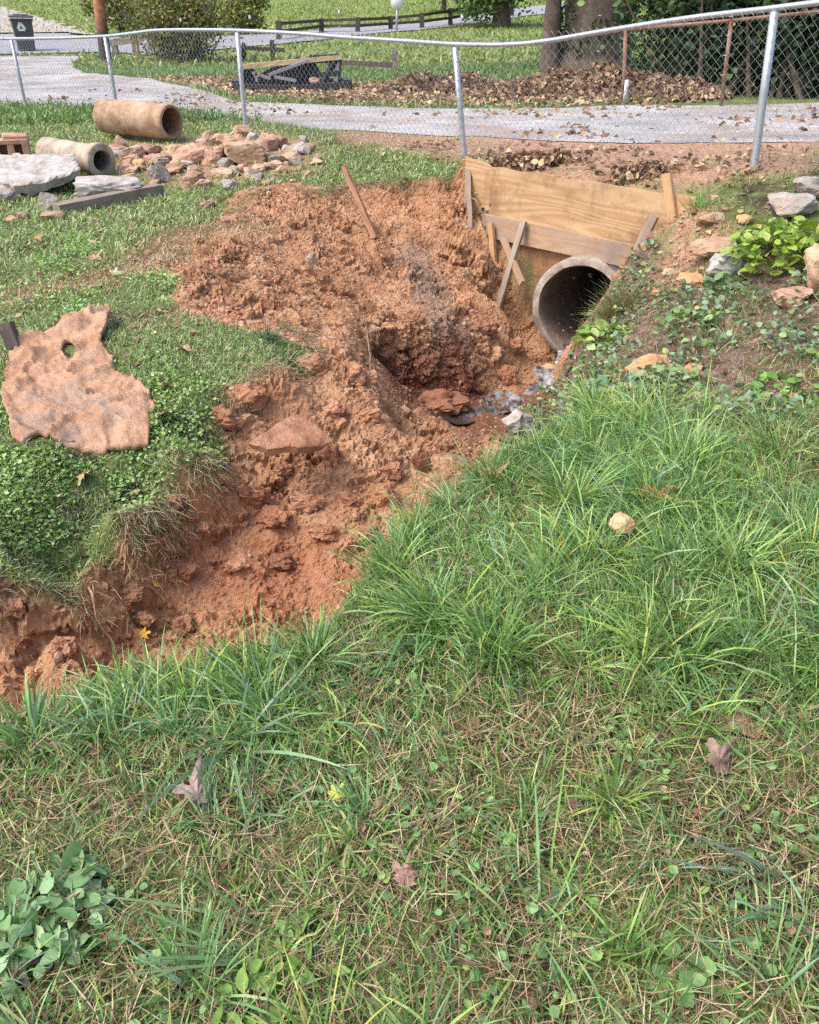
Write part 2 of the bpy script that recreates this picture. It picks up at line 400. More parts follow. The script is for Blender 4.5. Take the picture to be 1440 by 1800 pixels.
def mixc(t, fac, a, b, mode='MIX'):
    n = N(t, 'ShaderNodeMix', data_type='RGBA', blend_type=mode)
    for s, v in ((n.inputs[0], fac), (n.inputs[6], a), (n.inputs[7], b)):
        if hasattr(v, 'is_linked'): t.links.new(v, s)
        elif isinstance(v, (int, float)): s.default_value = v
        else: s.default_value = (*v, 1)
    return n.outputs[2]
def math_(t, op, a, b=0.0, clamp=False):
    n = N(t, 'ShaderNodeMath', operation=op); n.use_clamp = clamp
    for s, v in ((n.inputs[0], a), (n.inputs[1], b)):
        if hasattr(v, 'is_linked'): t.links.new(v, s)
        else: s.default_value = v
    return n.outputs[0]
def bump(t, b, hgt, strength=.5, dist=.01):
    n = N(t, 'ShaderNodeBump'); n.inputs['Strength'].default_value = strength; n.inputs['Distance'].default_value = dist
    t.links.new(hgt, n.inputs['Height']); t.links.new(n.outputs[0], b.inputs['Normal'])
def wpos(t): return N(t, 'ShaderNodeNewGeometry').outputs['Position']
def opos(t): return N(t, 'ShaderNodeTexCoord').outputs['Object']
def stone_mat(name, stops, scale=9, fine=60, rough=.9, bs=.6, bd=.012, spots=None):
    m, t, b = mat(name); co = opos(t)
    oi = N(t, 'ShaderNodeObjectInfo'); sh = N(t, 'ShaderNodeVectorMath', operation='ADD'); t.links.new(co, sh.inputs[0])
    cm = N(t, 'ShaderNodeCombineXYZ'); t.links.new(math_(t, 'MULTIPLY', oi.outputs['Random'], 37.0), cm.inputs[0]); t.links.new(cm.outputs[0], sh.inputs[1]); co = sh.outputs[0]
    a = noise_node(t, co, scale, 8, .65, .4); f = noise_node(t, co, fine, 4, .7)
    c = ramp(t, math_(t, 'ADD', math_(t, 'MULTIPLY', a, .75), math_(t, 'MULTIPLY', f, .25)), stops)
    if spots:
        sp = ramp(t, noise_node(t, co, spots[1], 5, .7), [(.50, 0.), (.62, 1.)]); c = mixc(t, math_(t, 'MULTIPLY', sp, spots[2]), c, spots[0])
    c = mixc(t, 1.0, c, ramp(t, oi.outputs['Random'], [(0, (.82, .80, .78)), (.5, (1, 1, 1)), (1, (1.12, 1.06, 1.0))]), 'MULTIPLY')
    t.links.new(c, b.inputs['Base Color']); b.inputs['Roughness'].default_value = rough; b.inputs['Specular IOR Level'].default_value = .25
    bump(t, b, math_(t, 'ADD', a, math_(t, 'MULTIPLY', f, .4)), bs, bd); return m
def tint_mat(name, rough=.55, trans=.25, spec=.35, var=.12, scale=30):
    """leaves and blades: their own colour from the mesh, a share of light passes through"""
    m, t, b = mat(name); a = N(t, 'ShaderNodeAttribute', attribute_name='tint')
    nz = noise_node(t, wpos(t), scale, 3); c = mixc(t, 1.0, a.outputs['Color'], ramp(t, nz, [(.3, (1-var,)*3), (.7, (1+var,)*3)]), 'MULTIPLY')
    t.links.new(c, b.inputs['Base Color']); b.inputs['Roughness'].default_value = rough; b.inputs['Specular IOR Level'].default_value = spec
    tr = N(t, 'ShaderNodeBsdfTranslucent'); t.links.new(mixc(t, 1.0, c, (1.1, 1.15, .6), 'MULTIPLY'), tr.inputs[0])
    mx = N(t, 'ShaderNodeMixShader'); mx.inputs[0].default_value = trans
    t.links.new(b.outputs[0], mx.inputs[1]); t.links.new(tr.outputs[0], mx.inputs[2]); t.links.new(mx.outputs[0], t.nodes['Material Output'].inputs[0]); return m
# ------------------------------------------------------------------ the ground
drv_px = [(1900, 235), (1440, 250), (1200, 252), (1000, 250), (820, 238), (700, 235), (560, 228), (400, 207), (250, 194), (100, 188), (-80, 188), (-500, 190), (-500, 103), (-80, 100), (60, 99), (150, 99), (125, 116), (150, 128), (260, 138), (360, 160), (430, 180), (560, 184), (700, 190), (900, 191), (1000, 190), (1100, 186), (1250, 185), (1440, 181), (1900, 175)]
DRIVE = hits(*drv_px)
RZ -= LN*blur(pip(DRIVE, GX, GY).astype(float), 8)
def axis_lines(lo, hi, fine, mid, mlo, mhi, far):
    a = list(np.arange(lo, hi+1e-6, fine))
    x = a[-1]
    while x < mhi: x += mid; a.append(x)
    s = mid
    while x < far: s *= 1.12; x += s; a.append(x)
    x = lo; pre = []
    while x > mlo: x -= mid; pre.append(x)
    s = mid
    while x > -far and mlo < -2: s *= 1.12; x -= s; pre.append(x)
    return np.array(pre[::-1] + a)
ax = axis_lines(-2.7, 2.1, .012, .045, -8.5, 7.5, 250); ay = axis_lines(2.2, 9.0, .0115, .045, .2, 16, 240); ay = np.unique(np.concatenate([ay, np.arange(5.85, 6.55, .0045)])); ay = ay[np.concatenate([[True], np.diff(ay) > .0012])]
ay = np.concatenate([[-25, -8, -3, -1, -.3], ay])
AX, AY = np.meshgrid(ax, ay); gsh = AX.shape
GZ = H(AX.ravel(), AY.ravel()).reshape(gsh)
inpit = np.clip(bil(PITB, AX, AY), 0, 1)*((AX > RX0) & (AX < RX1) & (AY > RY0) & (AY < RY1))
P = np.stack([AX, AY, GZ], -1)
wetshadec = np.minimum(np.hypot((GX-.55)/.55, (GY-5.75)/.45), np.hypot((GX-.95)/.45, (GY-6.1)/.4))
wetshadec = np.minimum(wetshadec, np.hypot((GX-.25)/.75, (GY-6.05)/.40))
WETSHADEM = sstep(1.5, .6, wetshadec + fbm2(GX, GY, 3.5, 3, 1.1)*.7)*PITB*sstep(-.36, -.66, RZ)  # damp clay by the water, plus painted shade for the deep hollow
# crumbs stand off the cut faces along their normal, not only upwards
du = np.gradient(P, axis=1); dv = np.gradient(P, axis=0); nn = np.cross(du, dv); nn /= np.linalg.norm(nn, axis=-1, keepdims=True)
def warp0(q): return q + .1*np.stack([noise3(q*4), noise3(q*4+31.7), noise3(q*4+67.1)], 1)
sel = inpit > .03
q = P[sel]; sm = bil(smooth_clay, q[:, 0], q[:, 1])
qw = warp0(q)+.02*np.stack([noise3(q*19), noise3(q*19+11.), noise3(q*19+23.)], 1)
wA = worley(qw*np.array([5.5, 5.5, 7.5]), 3); wB = worley(qw*np.array([15, 15, 19.]), 40); ck = np.maximum(sstep(-.12, .40, fbm(q*1.7+9, 2)), .75*sstep(-.35, -.75, q[:, 0])*sstep(-.4, .3, fbm(q*2.6+29, 2))); wall = np.clip((1-nn[sel][:, 2])*2.2, 0, 1)
wC = worley(q*np.array([34, 34, 42.]), 90); wD = worley(q*80., 120)
d_ = ck*(.085*wA[3] + .022*(wA[2]-.5) - .020*sstep(.09, 0, wA[1]-wA[0])) + (.16+.84*ck)*(.040*wB[3] + .018*(wB[2]-.5) - .008*sstep(.10, 0, wB[1]-wB[0])) + (.5+.5*ck)*(.018*wC[3] + .010*(wC[2]-.5)) + .006*(wD[2]-.5) + .014*fbm(q*5, 2, .5)
d_ *= (1-.15*sm)*(1.0-.2*wall)*(1-.75*bil(WETSHADEM*sstep(-.88, -.97, RZ), q[:, 0], q[:, 1]))
P[sel] += nn[sel]*(d_*inpit[sel])[:, None]
ids = np.arange(gsh[0]*gsh[1]).reshape(gsh)
quads = np.stack([ids[:-1, :-1], ids[:-1, 1:], ids[1:, 1:], ids[1:, :-1]], -1).reshape(-1, 4)
# the culvert bores through the ground: no soil inside the pipe
qc = P.reshape(-1, 3)[quads].mean(1); ac = np.array([MA[0], MA[1], -.02]); rel = qc-MC; ual = rel @ ac; rad = np.linalg.norm(rel-ual[:, None]*ac, axis=1)
quads = quads[~((rad < .42) & (ual > .015) & (ual < 3.1))]
me = fast_mesh('ground', P.reshape(-1, 3), quads=quads, smooth=True)
me.polygons.foreach_set('use_smooth', (inpit.reshape(-1)[quads[:, 0]] < .3))
def at(name, val):
    a = me.attributes.new(name, 'FLOAT', 'POINT'); a.data.foreach_set('value', np.asarray(val, np.float32).ravel())
# where the clay is bare: the hole, the spoil beside it, bare patches on the lawn and the verge
RB = hits((826, 292), (905, 300), (1000, 300), (1190, 335), (1215, 360), (1290, 400), (1250, 480), (1160, 520), (1110, 530), (1190, 420), (1120, 360), (1000, 330), (870, 320))
SPOIL = hits((400, 352), (440, 330), (530, 322), (560, 340), (500, 380), (470, 400), (430, 470), (350, 490), (380, 400))
HEAP1 = hits((290, 470), (340, 455), (380, 480), (420, 540), (560, 590), (640, 640), (560, 640), (520, 600), (420, 580), (370, 560), (320, 545))
VERGE = hits((560, 220), (800, 231), (1000, 243), (1200, 245), (1440, 242), (1440, 300), (1310, 320), (1200, 330), (1000, 300), (830, 285), (760, 275), (600, 250))
PATCH = [hits((0, 520), (190, 470), (330, 400), (470, 385), (450, 410), (290, 470), (120, 520), (0, 545)), hits((250, 575), (330, 515), (360, 560), (290, 560), (180, 620))]
def soft(poly, s, amp=.12, sc=5):
    nx = fbm2(GX, GY, sc, 3, 5.5)*amp; ny = fbm2(GX, GY, sc, 3, 15.5)*amp
    return blur(pip(poly, GX+nx, GY+ny).astype(float), s)
lr = LIP_R[:, :2]; dR = np.min(np.hypot(GX[..., None]-lr[::3, 0]+.12, GY[..., None]-lr[::3, 1]), -1)
BANKEDGE = sstep(.46, .24, dR+fbm2(GX, GY, 4, 2, 44.)*.10)
SOILM = np.clip(np.maximum.reduce([PITB*(1-BANKEDGE), soft(SPOIL, 1.5), soft(HEAP1, 1.5)]), 0, 1)
DRYM = np.clip(sum(soft(p_, 5) for p_ in PATCH)*1.35, 0, 1)
RUBP = hits((195, 300), (195, 240), (330, 240), (480, 226), (560, 245), (545, 300), (400, 335), (270, 330))
VERGEM = np.clip(np.maximum.reduce([soft(VERGE, 4), soft(RB, 3), .75*soft(RUBP, 5, .3, 2.5)]), 0, 1)
RBANK = hits((1090, 500), (1300, 440), (1440, 420), (1800, 420), (1800, 700), (1440, 720), (1300, 730), (1150, 725), (1015, 715), (1040, 640))
RBANKM = np.maximum(soft(RBANK, 5), BANKEDGE)
g0, g1 = at_z(735, 470, -.25), at_z(800, 590, -.5)
gv = (g1-g0)[:2]; tt = np.clip(((GX-g0[0])*gv[0] + (GY-g0[1])*gv[1])/gv.dot(gv), -.1, 1.1)
gd = np.hypot(GX-(g0[0]+gv[0]*tt), GY-(g0[1]+gv[1]*tt)) + fbm2(GX, GY, 6, 3, 7.7)*.12
GREYM = sstep(.26, .10, gd)*PITB*sstep(-.9, -.2, fbm2(GX, GY, 3, 3, 3.3))
for nm, A in (('soil', SOILM), ('dry', DRYM), ('verge', VERGEM), ('bank', RBANKM), ('wet', WETSHADEM), ('grey', GREYM), ('floor', smooth_clay*PITB)):
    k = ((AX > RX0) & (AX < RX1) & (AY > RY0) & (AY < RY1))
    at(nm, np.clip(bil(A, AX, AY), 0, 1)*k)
def ground_mat():
    m, t, b = mat('ground'); co = wpos(t)
    A = lambda n: N(t, 'ShaderNodeAttribute', attribute_name=n).outputs['Fac']
    n1 = noise_node(t, co, 3.2, 8, .62, .3); n2 = noise_node(t, co, 14, 8, .68, .2); n3 = noise_node(t, co, 75, 5, .7)
    n4 = noise_node(t, co, .35, 5, .6); n5 = noise_node(t, co, 240, 3, .7)
    clay = ramp(t, math_(t, 'ADD', math_(t, 'MULTIPLY', n1, .55), math_(t, 'MULTIPLY', n2, .45)), [(.30, (.19, .083, .041)), (.42, (.31, .153, .076)), (.53, (.415, .232, .125)), (.66, (.50, .325, .20))])
    clay = mixc(t, math_(t, 'MULTIPLY', ramp(t, n3, [(.5, 0.), (.66, 1.)]), .35), clay, (.52, .32, .20))
    clay = mixc(t, math_(t, 'MULTIPLY', ramp(t, n3, [(.34, 1.), (.44, 0.)]), .5), clay, (.17, .062, .035))
    red = ramp(t, n2, [(.3, (.22, .085, .045)), (.5, (.35, .155, .085)), (.7, (.43, .22, .13))])
    clay = mixc(t, math_(t, 'MULTIPLY', A('floor'), .8), clay, red)
    grey = ramp(t, n2, [(.3, (.15, .10, .072)), (.6, (.26, .185, .14))])
    clay = mixc(t, math_(t, 'MULTIPLY', A('grey'), .85), clay, grey)
    wetshadef = A('wet'); clay = mixc(t, wetshadef, clay, mixc(t, n2, (.075, .032, .02), (.24, .095, .055)))  # wet clay colour, darkened further to paint shade into the hollow
    # humus and old thatch between the grass
    thatch = ramp(t, math_(t, 'ADD', math_(t, 'MULTIPLY', n2, .5), math_(t, 'MULTIPLY', n3, .5)), [(.32, (.02, .016, .009)), (.48, (.045, .036, .02)), (.6, (.085, .064, .037)), (.7, (.15, .115, .07))])
    green = ramp(t, n3, [(.3, (.06, .09, .025)), (.5, (.12, .18, .05)), (.7, (.20, .26, .09))])
    farg = ramp(t, math_(t, 'ADD', math_(t, 'MULTIPLY', n4, .6), math_(t, 'MULTIPLY', n1, .4)), [(.32, (.085, .15, .03)), (.5, (.15, .21, .05)), (.68, (.23, .25, .085))])
    sepy = N(t, 'ShaderNodeSeparateXYZ'); t.links.new(co, sepy.inputs[0])
    fy = N(t, 'ShaderNodeMapRange'); fy.inputs['From Min'].default_value = 12; fy.inputs['From Max'].default_value = 20; t.links.new(sepy.outputs[1], fy.inputs[0])
    lawn = mixc(t, ramp(t, n1, [(.4, 0.), (.6, 1.)]), thatch, green)
    lawn = mixc(t, fy.outputs[0], lawn, farg)
    dryc = ramp(t, n3, [(.3, (.20, .13, .07)), (.5, (.33, .23, .13)), (.7, (.45, .34, .21))])
    lawn = mixc(t, A('dry'), lawn, dryc)
    verge = ramp(t, math_(t, 'ADD', math_(t, 'MULTIPLY', n2, .5), math_(t, 'MULTIPLY', n3, .5)), [(.32, (.17, .09, .055)), (.48, (.34, .20, .13)), (.58, (.44, .28, .19)), (.7, (.55, .43, .33))])
    lawn = mixc(t, A('verge'), lawn, verge)
    bank = ramp(t, math_(t, 'ADD', math_(t, 'MULTIPLY', n2, .45), math_(t, 'MULTIPLY', n3, .55)), [(.34, (.055, .036, .027)), (.5, (.15, .105, .078)), (.6, (.27, .20, .15)), (.7, (.38, .31, .245))])
    lawn = mixc(t, A('bank'), lawn, bank)
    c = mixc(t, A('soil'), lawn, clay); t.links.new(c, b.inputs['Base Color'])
    r_ = N(t, 'ShaderNodeMapRange'); r_.inputs['To Min'].default_value = .92; r_.inputs['To Max'].default_value = .33; t.links.new(wetshadef, r_.inputs[0]); r_.inputs['To Max'].default_value = .5; t.links.new(r_.outputs[0], b.inputs['Roughness'])
    b.inputs['Specular IOR Level'].default_value = .3
    bump(t, b, math_(t, 'ADD', math_(t, 'MULTIPLY', n2, .8), math_(t, 'ADD', math_(t, 'MULTIPLY', n3, .5), math_(t, 'MULTIPLY', n5, .15))), .75, .022); return m
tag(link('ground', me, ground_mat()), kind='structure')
# ------------------------------------------------------------------ driveway and road: sheets draped on the ground
def drape(name, poly, step, dz, m):
    poly = np.asarray(poly)[:, :2]; pts = []
    for a, b in zip(poly, np.roll(poly, -1, 0)):
        n = max(1, int(np.linalg.norm(b-a)/step))
        for k in range(n): pts.append(a+(b-a)*k/n)
    pts = np.array(pts); nb = len(pts)
    pts += np.stack([fbm2(pts[:, 0], pts[:, 1], 1.1, 3, 2.), fbm2(pts[:, 0], pts[:, 1], 1.1, 3, 6.)], 1)*step*.6
    lo, hi = pts.min(0), pts.max(0); X, Y = np.meshgrid(np.arange(lo[0], hi[0], step), np.arange(lo[1], hi[1], step))
    ii = pip(pts, X, Y); inn = np.stack([X[ii], Y[ii]], 1)
    allp = np.concatenate([pts, inn]); ed = [(k, (k+1) % nb) for k in range(nb)]
    r = delaunay_2d_cdt([Vector(p) for p in allp], ed, [], 1, 1e-4)
    V = np.array([v[:] for v in r[0]]); z = H(V[:, 0], V[:, 1])+dz
    o = obj(name, np.column_stack([V, z]), [f for f in r[2]], m, smooth=True); return tag(o, kind='structure')
def gravel_mat(name, stops, leafy):
    m, t, b = mat(name); co = wpos(t)
    n1 = noise_node(t, co, .9, 6, .6); vo = N(t, 'ShaderNodeTexVoronoi'); vo.inputs['Scale'].default_value = 55; t.links.new(co, vo.inputs['Vector'])
    n3 = noise_node(t, co, 90, 5, .75)
    c = ramp(t, math_(t, 'ADD', math_(t, 'MULTIPLY', n1, .5), math_(t, 'MULTIPLY', n3, .5)), stops)
    dr = ramp(t, noise_node(t, co, .5, 7, .7, .6), [(.5, 0.), (.62, 1.)]); c = mixc(t, math_(t, 'MULTIPLY', dr, leafy), c, (.27, .20, .15))
    t.links.new(c, b.inputs['Base Color']); b.inputs['Roughness'].default_value = .95
    bump(t, b, math_(t, 'ADD', vo.outputs[0], n3), .6, .012); return m
gravel = gravel_mat('gravel', [(.36, (.15, .145, .145)), (.5, (.345, .335, .335)), (.64, (.52, .51, .515))], .75)
paved = gravel_mat('asphalt', [(.3, (.20, .20, .215)), (.5, (.26, .26, .285)), (.7, (.31, .31, .34))], .15)
shoulder = gravel_mat('pale_gravel', [(.3, (.27, .235, .20)), (.5, (.36, .32, .28)), (.7, (.44, .40, .35))], .4)
road_px = [(-500, 100), (-80, 97), (60, 96), (190, 92), (260, 98), (330, 97), (420, 86), (520, 75), (640, 62), (760, 51), (860, 39), (960, 24), (1040, 12), (1040, -4), (960, 9), (860, 23), (760, 36), (640, 46), (520, 58), (400, 64), (260, 70), (165, 66), (110, 60), (-80, 62), (-500, 66)]
drape('road', hits(*road_px), 1.2, .05, paved)
drape('road_shoulder', hits((-500, 66), (-80, 61), (110, 59), (170, 64), (120, 48), (60, 30), (0, 12), (-60, -6), (-140, -22), (-300, -20), (-500, 10)), 1.0, .09, shoulder)
drape('driveway', DRIVE, .22, .007, gravel)

# ------------------------------------------------------------------ chain link fence
def metal(name, c, rough=.45, rust=0.0, rustc=(.30, .11, .05)):
    m, t, b = mat(name); co = wpos(t); n = noise_node(t, co, 22, 6, .7)
    col = mixc(t, n, tuple(x*.8 for x in c), tuple(min(1, x*1.15) for x in c))
    if rust: col = mixc(t, ramp(t, noise_node(t, co, 5, 7, .75), [(.62-rust*.4, 0.), (.70-rust*.25, 1.)]), col, rustc)
    t.links.new(col, b.inputs['Base Color']); b.inputs['Metallic'].default_value = .55; b.inputs['Roughness'].default_value = rough; bump(t, b, n, .15, .002); return m
galv = metal('galvanised', (.46, .49, .53), .42, .12); wirem = metal('galvanised_wire', (.40, .415, .43), .6); wirem.node_tree.nodes['Principled BSDF'].inputs['Metallic'].default_value = .15; rustm = metal('rusty_steel', (.34, .235, .19), .85, .5, (.25, .12, .07))
posts = [((47, 196), (20, 70), 15.6), ((207, 200), (185, 66), 13.9), ((432, 224), (417, 57), 11.7), ((817, 280), (800, 83), 9.4), ((1325, 297), (1362, 20), 7.0)]
nb_ = np.array(hit(-420, 195)); pb = []; pt = []
for (bx, by), (tx, ty), D in posts:
    pb.append(at_d(bx, by, D)); pt.append(at_d(tx, ty, D))
def ext(A, B, f): return np.array(B) + (np.array(B)-np.array(A))*f
allb = np.array([ext(pb[1], pb[0], 1.6)] + pb + [ext(pb[3], pb[4], .75)]); allt = np.array([ext(pt[1], pt[0], 1.6)] + pt + [ext(pt[3], pt[4], .75)])
allb[0][2] = h1(*allb[0][:2]); allb[-1][2] = h1(*allb[-1][:2]); allt[-1][2] = allb[-1][2]+1.08; allt[0][2] = allb[0][2]+1.06
ulen = np.concatenate([[0], np.cumsum(np.linalg.norm(np.diff(allb[:, :2], axis=0), axis=1))])
fence = thing('chain_link_fence', 'long galvanised chain link fence with dipping top rail along the gravel driveway', 'fence', (pb[3][0], pb[3][1], pb[3][2]))
# the rail: dips between the posts as the photo shows
def fD(px): return float(np.interp(px, [-420, 20, 185, 417, 800, 1362, 1900], [allb[0][1], 15.6, 13.9, 11.7, 9.4, 7.0, allb[-1][1]]))
rail_px = [(20, 68), (100, 67), (185, 64), (235, 58), (270, 53), (330, 52), (417, 53), (520, 58), (600, 65), (700, 71), (800, 78), (880, 79), (930, 76), (975, 70), (1030, 60), (1090, 50), (1160, 39), (1230, 29), (1300, 21), (1362, 14), (1440, 4), (1600, -14)]
rp = np.array([at_d(x, y, fD(x)) for x, y in rail_px]); rp = np.concatenate([[allt[0]], rp, ])
# smooth the rail
tq = np.linspace(0, len(rp)-1, 160); rail = np.stack([np.interp(tq, np.arange(len(rp)), rp[:, i]) for i in range(3)], 1)
for _ in range(6): rail[1:-1] = rail[1:-1]*.5 + (rail[:-2]+rail[2:])*.25
obj('top_rail', *tube(rail, .021, 10), galv, fence, True)
for k, (b_, t_) in enumerate(zip(allb, allt)):
    foot = b_ - np.array([0, 0, .15]); p_ = obj('post', *tube([foot, b_, b_*.5+t_*.5, t_], .029 if k != 5 else .031, 12), galv, fence, True)
    d_ = (t_-b_)/np.linalg.norm(t_-b_)
    obj('cap', *join(lathe([(.034, -.03), (.035, 0), (.03, .018), (.012, .028), (0.001, .03)], t_, d_, 12), lathe([(.027, -.022), (.03, 0), (.027, .022)], t_+d_*.02, pd_.tolist()+[0], 10)), galv, p_, True)
    for h_ in (.25, .5, .75): obj('tie_wire', *lathe([(.032, -.006), (.034, 0), (.032, .006)], b_+(t_-b_)*h_, d_, 12), wirem, p_, True)
# diamond wire mesh
mt_px = [(20, 70), (185, 66), (270, 56), (417, 55), (600, 58), (760, 55), (900, 56), (1000, 54), (1100, 45), (1230, 30), (1362, 18), (1440, 9)]
mtp = np.array([at_d(x, y, fD(x)) for x, y in mt_px]); mtu = np.array([np.interp(p[0], allb[:, 0], ulen) for p in mtp])
U0, U1 = ulen[0]+.02, ulen[-1]-.02
def fpos(u, v):
    """point on the wire mesh at length u along the fence and share v of its height"""
    u = np.asarray(u); b_ = np.stack([np.interp(u, ulen, allb[:, i]) for i in range(3)], -1); t_ = np.stack([np.interp(u, ulen, allt[:, i]) for i in range(3)], -1)
    t_[..., 2] = np.interp(u, np.concatenate([[U0], mtu, [U1]]), np.concatenate([[allt[0][2]], mtp[:, 2], [allt[-1][2]]]))
    gz = H(b_[..., 0].ravel(), b_[..., 1].ravel()).reshape(b_.shape[:-1])
    b_[..., 2] = np.minimum(b_[..., 2], gz+.12) + .02
    return b_ + (t_-b_)*v[..., None]
S_ = .080; NV = 27; strands = []; WV = []; WF = []; cnt = 0; fn_ = np.array([.6, .8, 0])
nst = int((U1-U0)/(S_/2))
for k in range(0, nst, 2):
    vv = np.arange(NV+1)/NV
    for par in (0, 1):
        u = U0 + k*S_/2 + np.where((np.arange(NV+1)+par) % 2 == 0, -.25, .25)*S_*2*.5 + (S_/2 if par else 0)
        pts = fpos(np.clip(u, U0, U1), vv); pts = pts + fn_*(np.where(np.arange(NV+1) % 2 == par, .004, -.004)-.03)[:, None]
        bow = np.array([math.sin(u_*.9)*.02 for u_ in u]); pts = pts + fn_*(bow*np.sin(vv*PI))[:, None]
        v_, f_ = tube(pts, .0017, 3, False); WV.append(v_); WF.append(np.array(f_)+cnt); cnt += len(v_)
wm_ = obj('wire_mesh', np.concatenate(WV), np.concatenate(WF), wirem, fence, True)
# rusty older fence across the driveway
rf = thing('rusty_pipe_fence', 'old rusty pipe fence with thin posts across the driveway by dark bushes', 'fence', hit(1095, 182))
rD = at_d(1095, 182, hit(1095, 182)[1]); r1b, r2b = hit(1096, 183), hit(1268, 187)
r1t = at_d(1100, 52, r1b[1]); r2t = at_d(1286, 36, r2b[1]); r3t = at_d(1500, 14, r2b[1]-.6); r0t = at_d(985, 66, r1b[1]+.3); r3b = np.array([r3t[0], r3t[1], h1(r3t[0], r3t[1])])
for b_, t_ in ((r1b, r1t), (r2b, r2t), (r3b, r3t)): obj('post', *tube([b_-np.array([0, 0, .1]), b_*.55+t_*.45, t_], .032, 8), rustm, rf, True)
obj('top_rail', *tube([r0t, r1t, r2t, r3t], .026, 8), rustm, rf, True)
obj('post_sleeve', *tube([r1b, r1b+np.array([.01, 0, .36])], .042, 8), metal('white_paint_steel', (.75, .75, .74), .6, .15), rf, True)

# ------------------------------------------------------------------ wood, headwall
def wood_mat(name, light, dark, grey=0.0, scale=1.0, axis='X'):
    m, t, b = mat(name); co = opos(t); mp = N(t, 'ShaderNodeMapping'); t.links.new(co, mp.inputs[0])
    mp.inputs['Scale'].default_value = (1.2*scale, 9*scale, 9*scale) if axis == 'X' else (9*scale, 9*scale, 1.2*scale)
    n0 = noise_node(t, mp.outputs[0], .8, 3, .5, 1.5)
    oi = N(t, 'ShaderNodeObjectInfo'); sh = N(t, 'ShaderNodeVectorMath', operation='SCALE'); sh.inputs[0].default_value = (3, 7, 11); t.links.new(oi.outputs['Random'], sh.inputs['Scale']); ad = N(t, 'ShaderNodeVectorMath', operation='ADD'); t.links.new(mp.outputs[0], ad.inputs[0]); t.links.new(sh.outputs[0], ad.inputs[1])
    cn = noise_node(t, ad.outputs[0], .42, 1.5, .45, .35)
    wv = math_(t, 'ADD', math_(t, 'MULTIPLY', math_(t, 'SINE', math_(t, 'MULTIPLY', cn, 75.0)), .5), .5)
    fine = noise_node(t, mp.outputs[0], 14, 5, .7); pat = noise_node(t, ad.outputs[0], .5, 3, .6)
    g = math_(t, 'ADD', math_(t, 'MULTIPLY', math_(t, 'MULTIPLY', wv, pat), .40), math_(t, 'ADD', math_(t, 'MULTIPLY', fine, .32), math_(t, 'MULTIPLY', n0, .36)))
    c = ramp(t, g, [(.28, dark), (.5, tuple((a+b_)/2 for a, b_ in zip(light, dark))), (.72, light)])
    st = noise_node(t, co, 2.6, 6, .65); c = mixc(t, ramp(t, st, [(.50, 0.), (.66, .75)]), c, tuple(x*.55 for x in dark))
    if grey: c = mixc(t, ramp(t, noise_node(t, co, 3.2, 6, .7), [(.35, 0.), (.6, grey)]), c, (.30, .26, .23))
    md = math_(t, 'ADD', math_(t, 'MULTIPLY', noise_node(t, wpos(t), 5.5, 7, .72, .5), .7), math_(t, 'MULTIPLY', noise_node(t, wpos(t), 45, 3, .6), .3)); c = mixc(t, ramp(t, md, [(.53, 0.), (.63, .8)]), c, (.36, .20, .115))
    t.links.new(c, b.inputs['Base Color']); b.inputs['Roughness'].default_value = .8; b.inputs['Specular IOR Level'].default_value = .25
    bump(t, b, g, .35, .004); return m
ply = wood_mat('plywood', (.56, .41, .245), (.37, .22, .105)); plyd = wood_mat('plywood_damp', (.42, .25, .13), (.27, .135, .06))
lum = wood_mat('raw_lumber', (.52, .36, .215), (.36, .21, .11), .6); stk = wood_mat('stake_wood', (.58, .38, .20), (.42, .24, .11), .1); oldw = wood_mat('weathered_wood', (.42, .34, .27), (.24, .17, .12), .5)
redw = wood_mat('clay_stained_wood', (.40, .22, .13), (.26, .12, .065), .1)
mud = stone_mat('dried_clay', [(.32, (.27, .11, .06)), (.5, (.43, .21, .12)), (.68, (.56, .33, .21))], 8, 70, .95, .8, .02)
def P3(s, off, z): return np.array(PW(s, off, z))
def sheet(s0, s1, z00, z01, z10, z11, off, thk, nx=24, nz=10, seed=0, topamp=.0):
    """a thin board standing along the plywood line; z00/z01 bottom and top at s0, z10/z11 at s1"""
    V = []; 
    for side in (0, 1):
        for i in range(nx+1):
            s = s0+(s1-s0)*i/nx; zb = z00+(z10-z00)*i/nx; zt = z01+(z11-z01)*i/nx + topamp*float(noise3([[i*.35, seed, .5]])[0])
            for j in range(nz+1):
                z = zb+(zt-zb)*j/nz; o_ = off - side*thk + .008*math.sin(i*.35+seed)*math.sin(j*.3)
                V.append(P3(s, o_, z))
    n1 = nz+1; n2 = (nx+1)*n1; Fc = []
    for i in range(nx):
        for j in range(nz):
            a = i*n1+j; Fc.append((a, a+n1, a+n1+1, a+1)); a += n2; Fc.append((a, a+1, a+n1+1, a+n1))
    for i in range(nx):
        for j in (0, nz): a = i*n1+j; q = (a, a+n2, a+n1+n2, a+n1); Fc.append(q if j == 0 else q[::-1])
    for i, fl in ((0, True), (nx, False)):
        for j in range(nz): a = i*n1+j; q = (a, a+1, a+1+n2, a+n2); Fc.append(q if fl else q[::-1])
    return np.array(V), Fc
def cut_pipe(vf, rc=.43):
    """the round opening sawn in the board for the culvert"""
    V, Fc = vf; a3 = np.array([MA[0], MA[1], -.02]); out = []
    for f in Fc:
        rel = V[list(f)].mean(0)-MC; u = rel @ a3
        if np.linalg.norm(rel-u*a3) > rc: out.append(f)
    return V, out
def tagged(o, label, cat, group=None): return tag(o, label, cat, group)
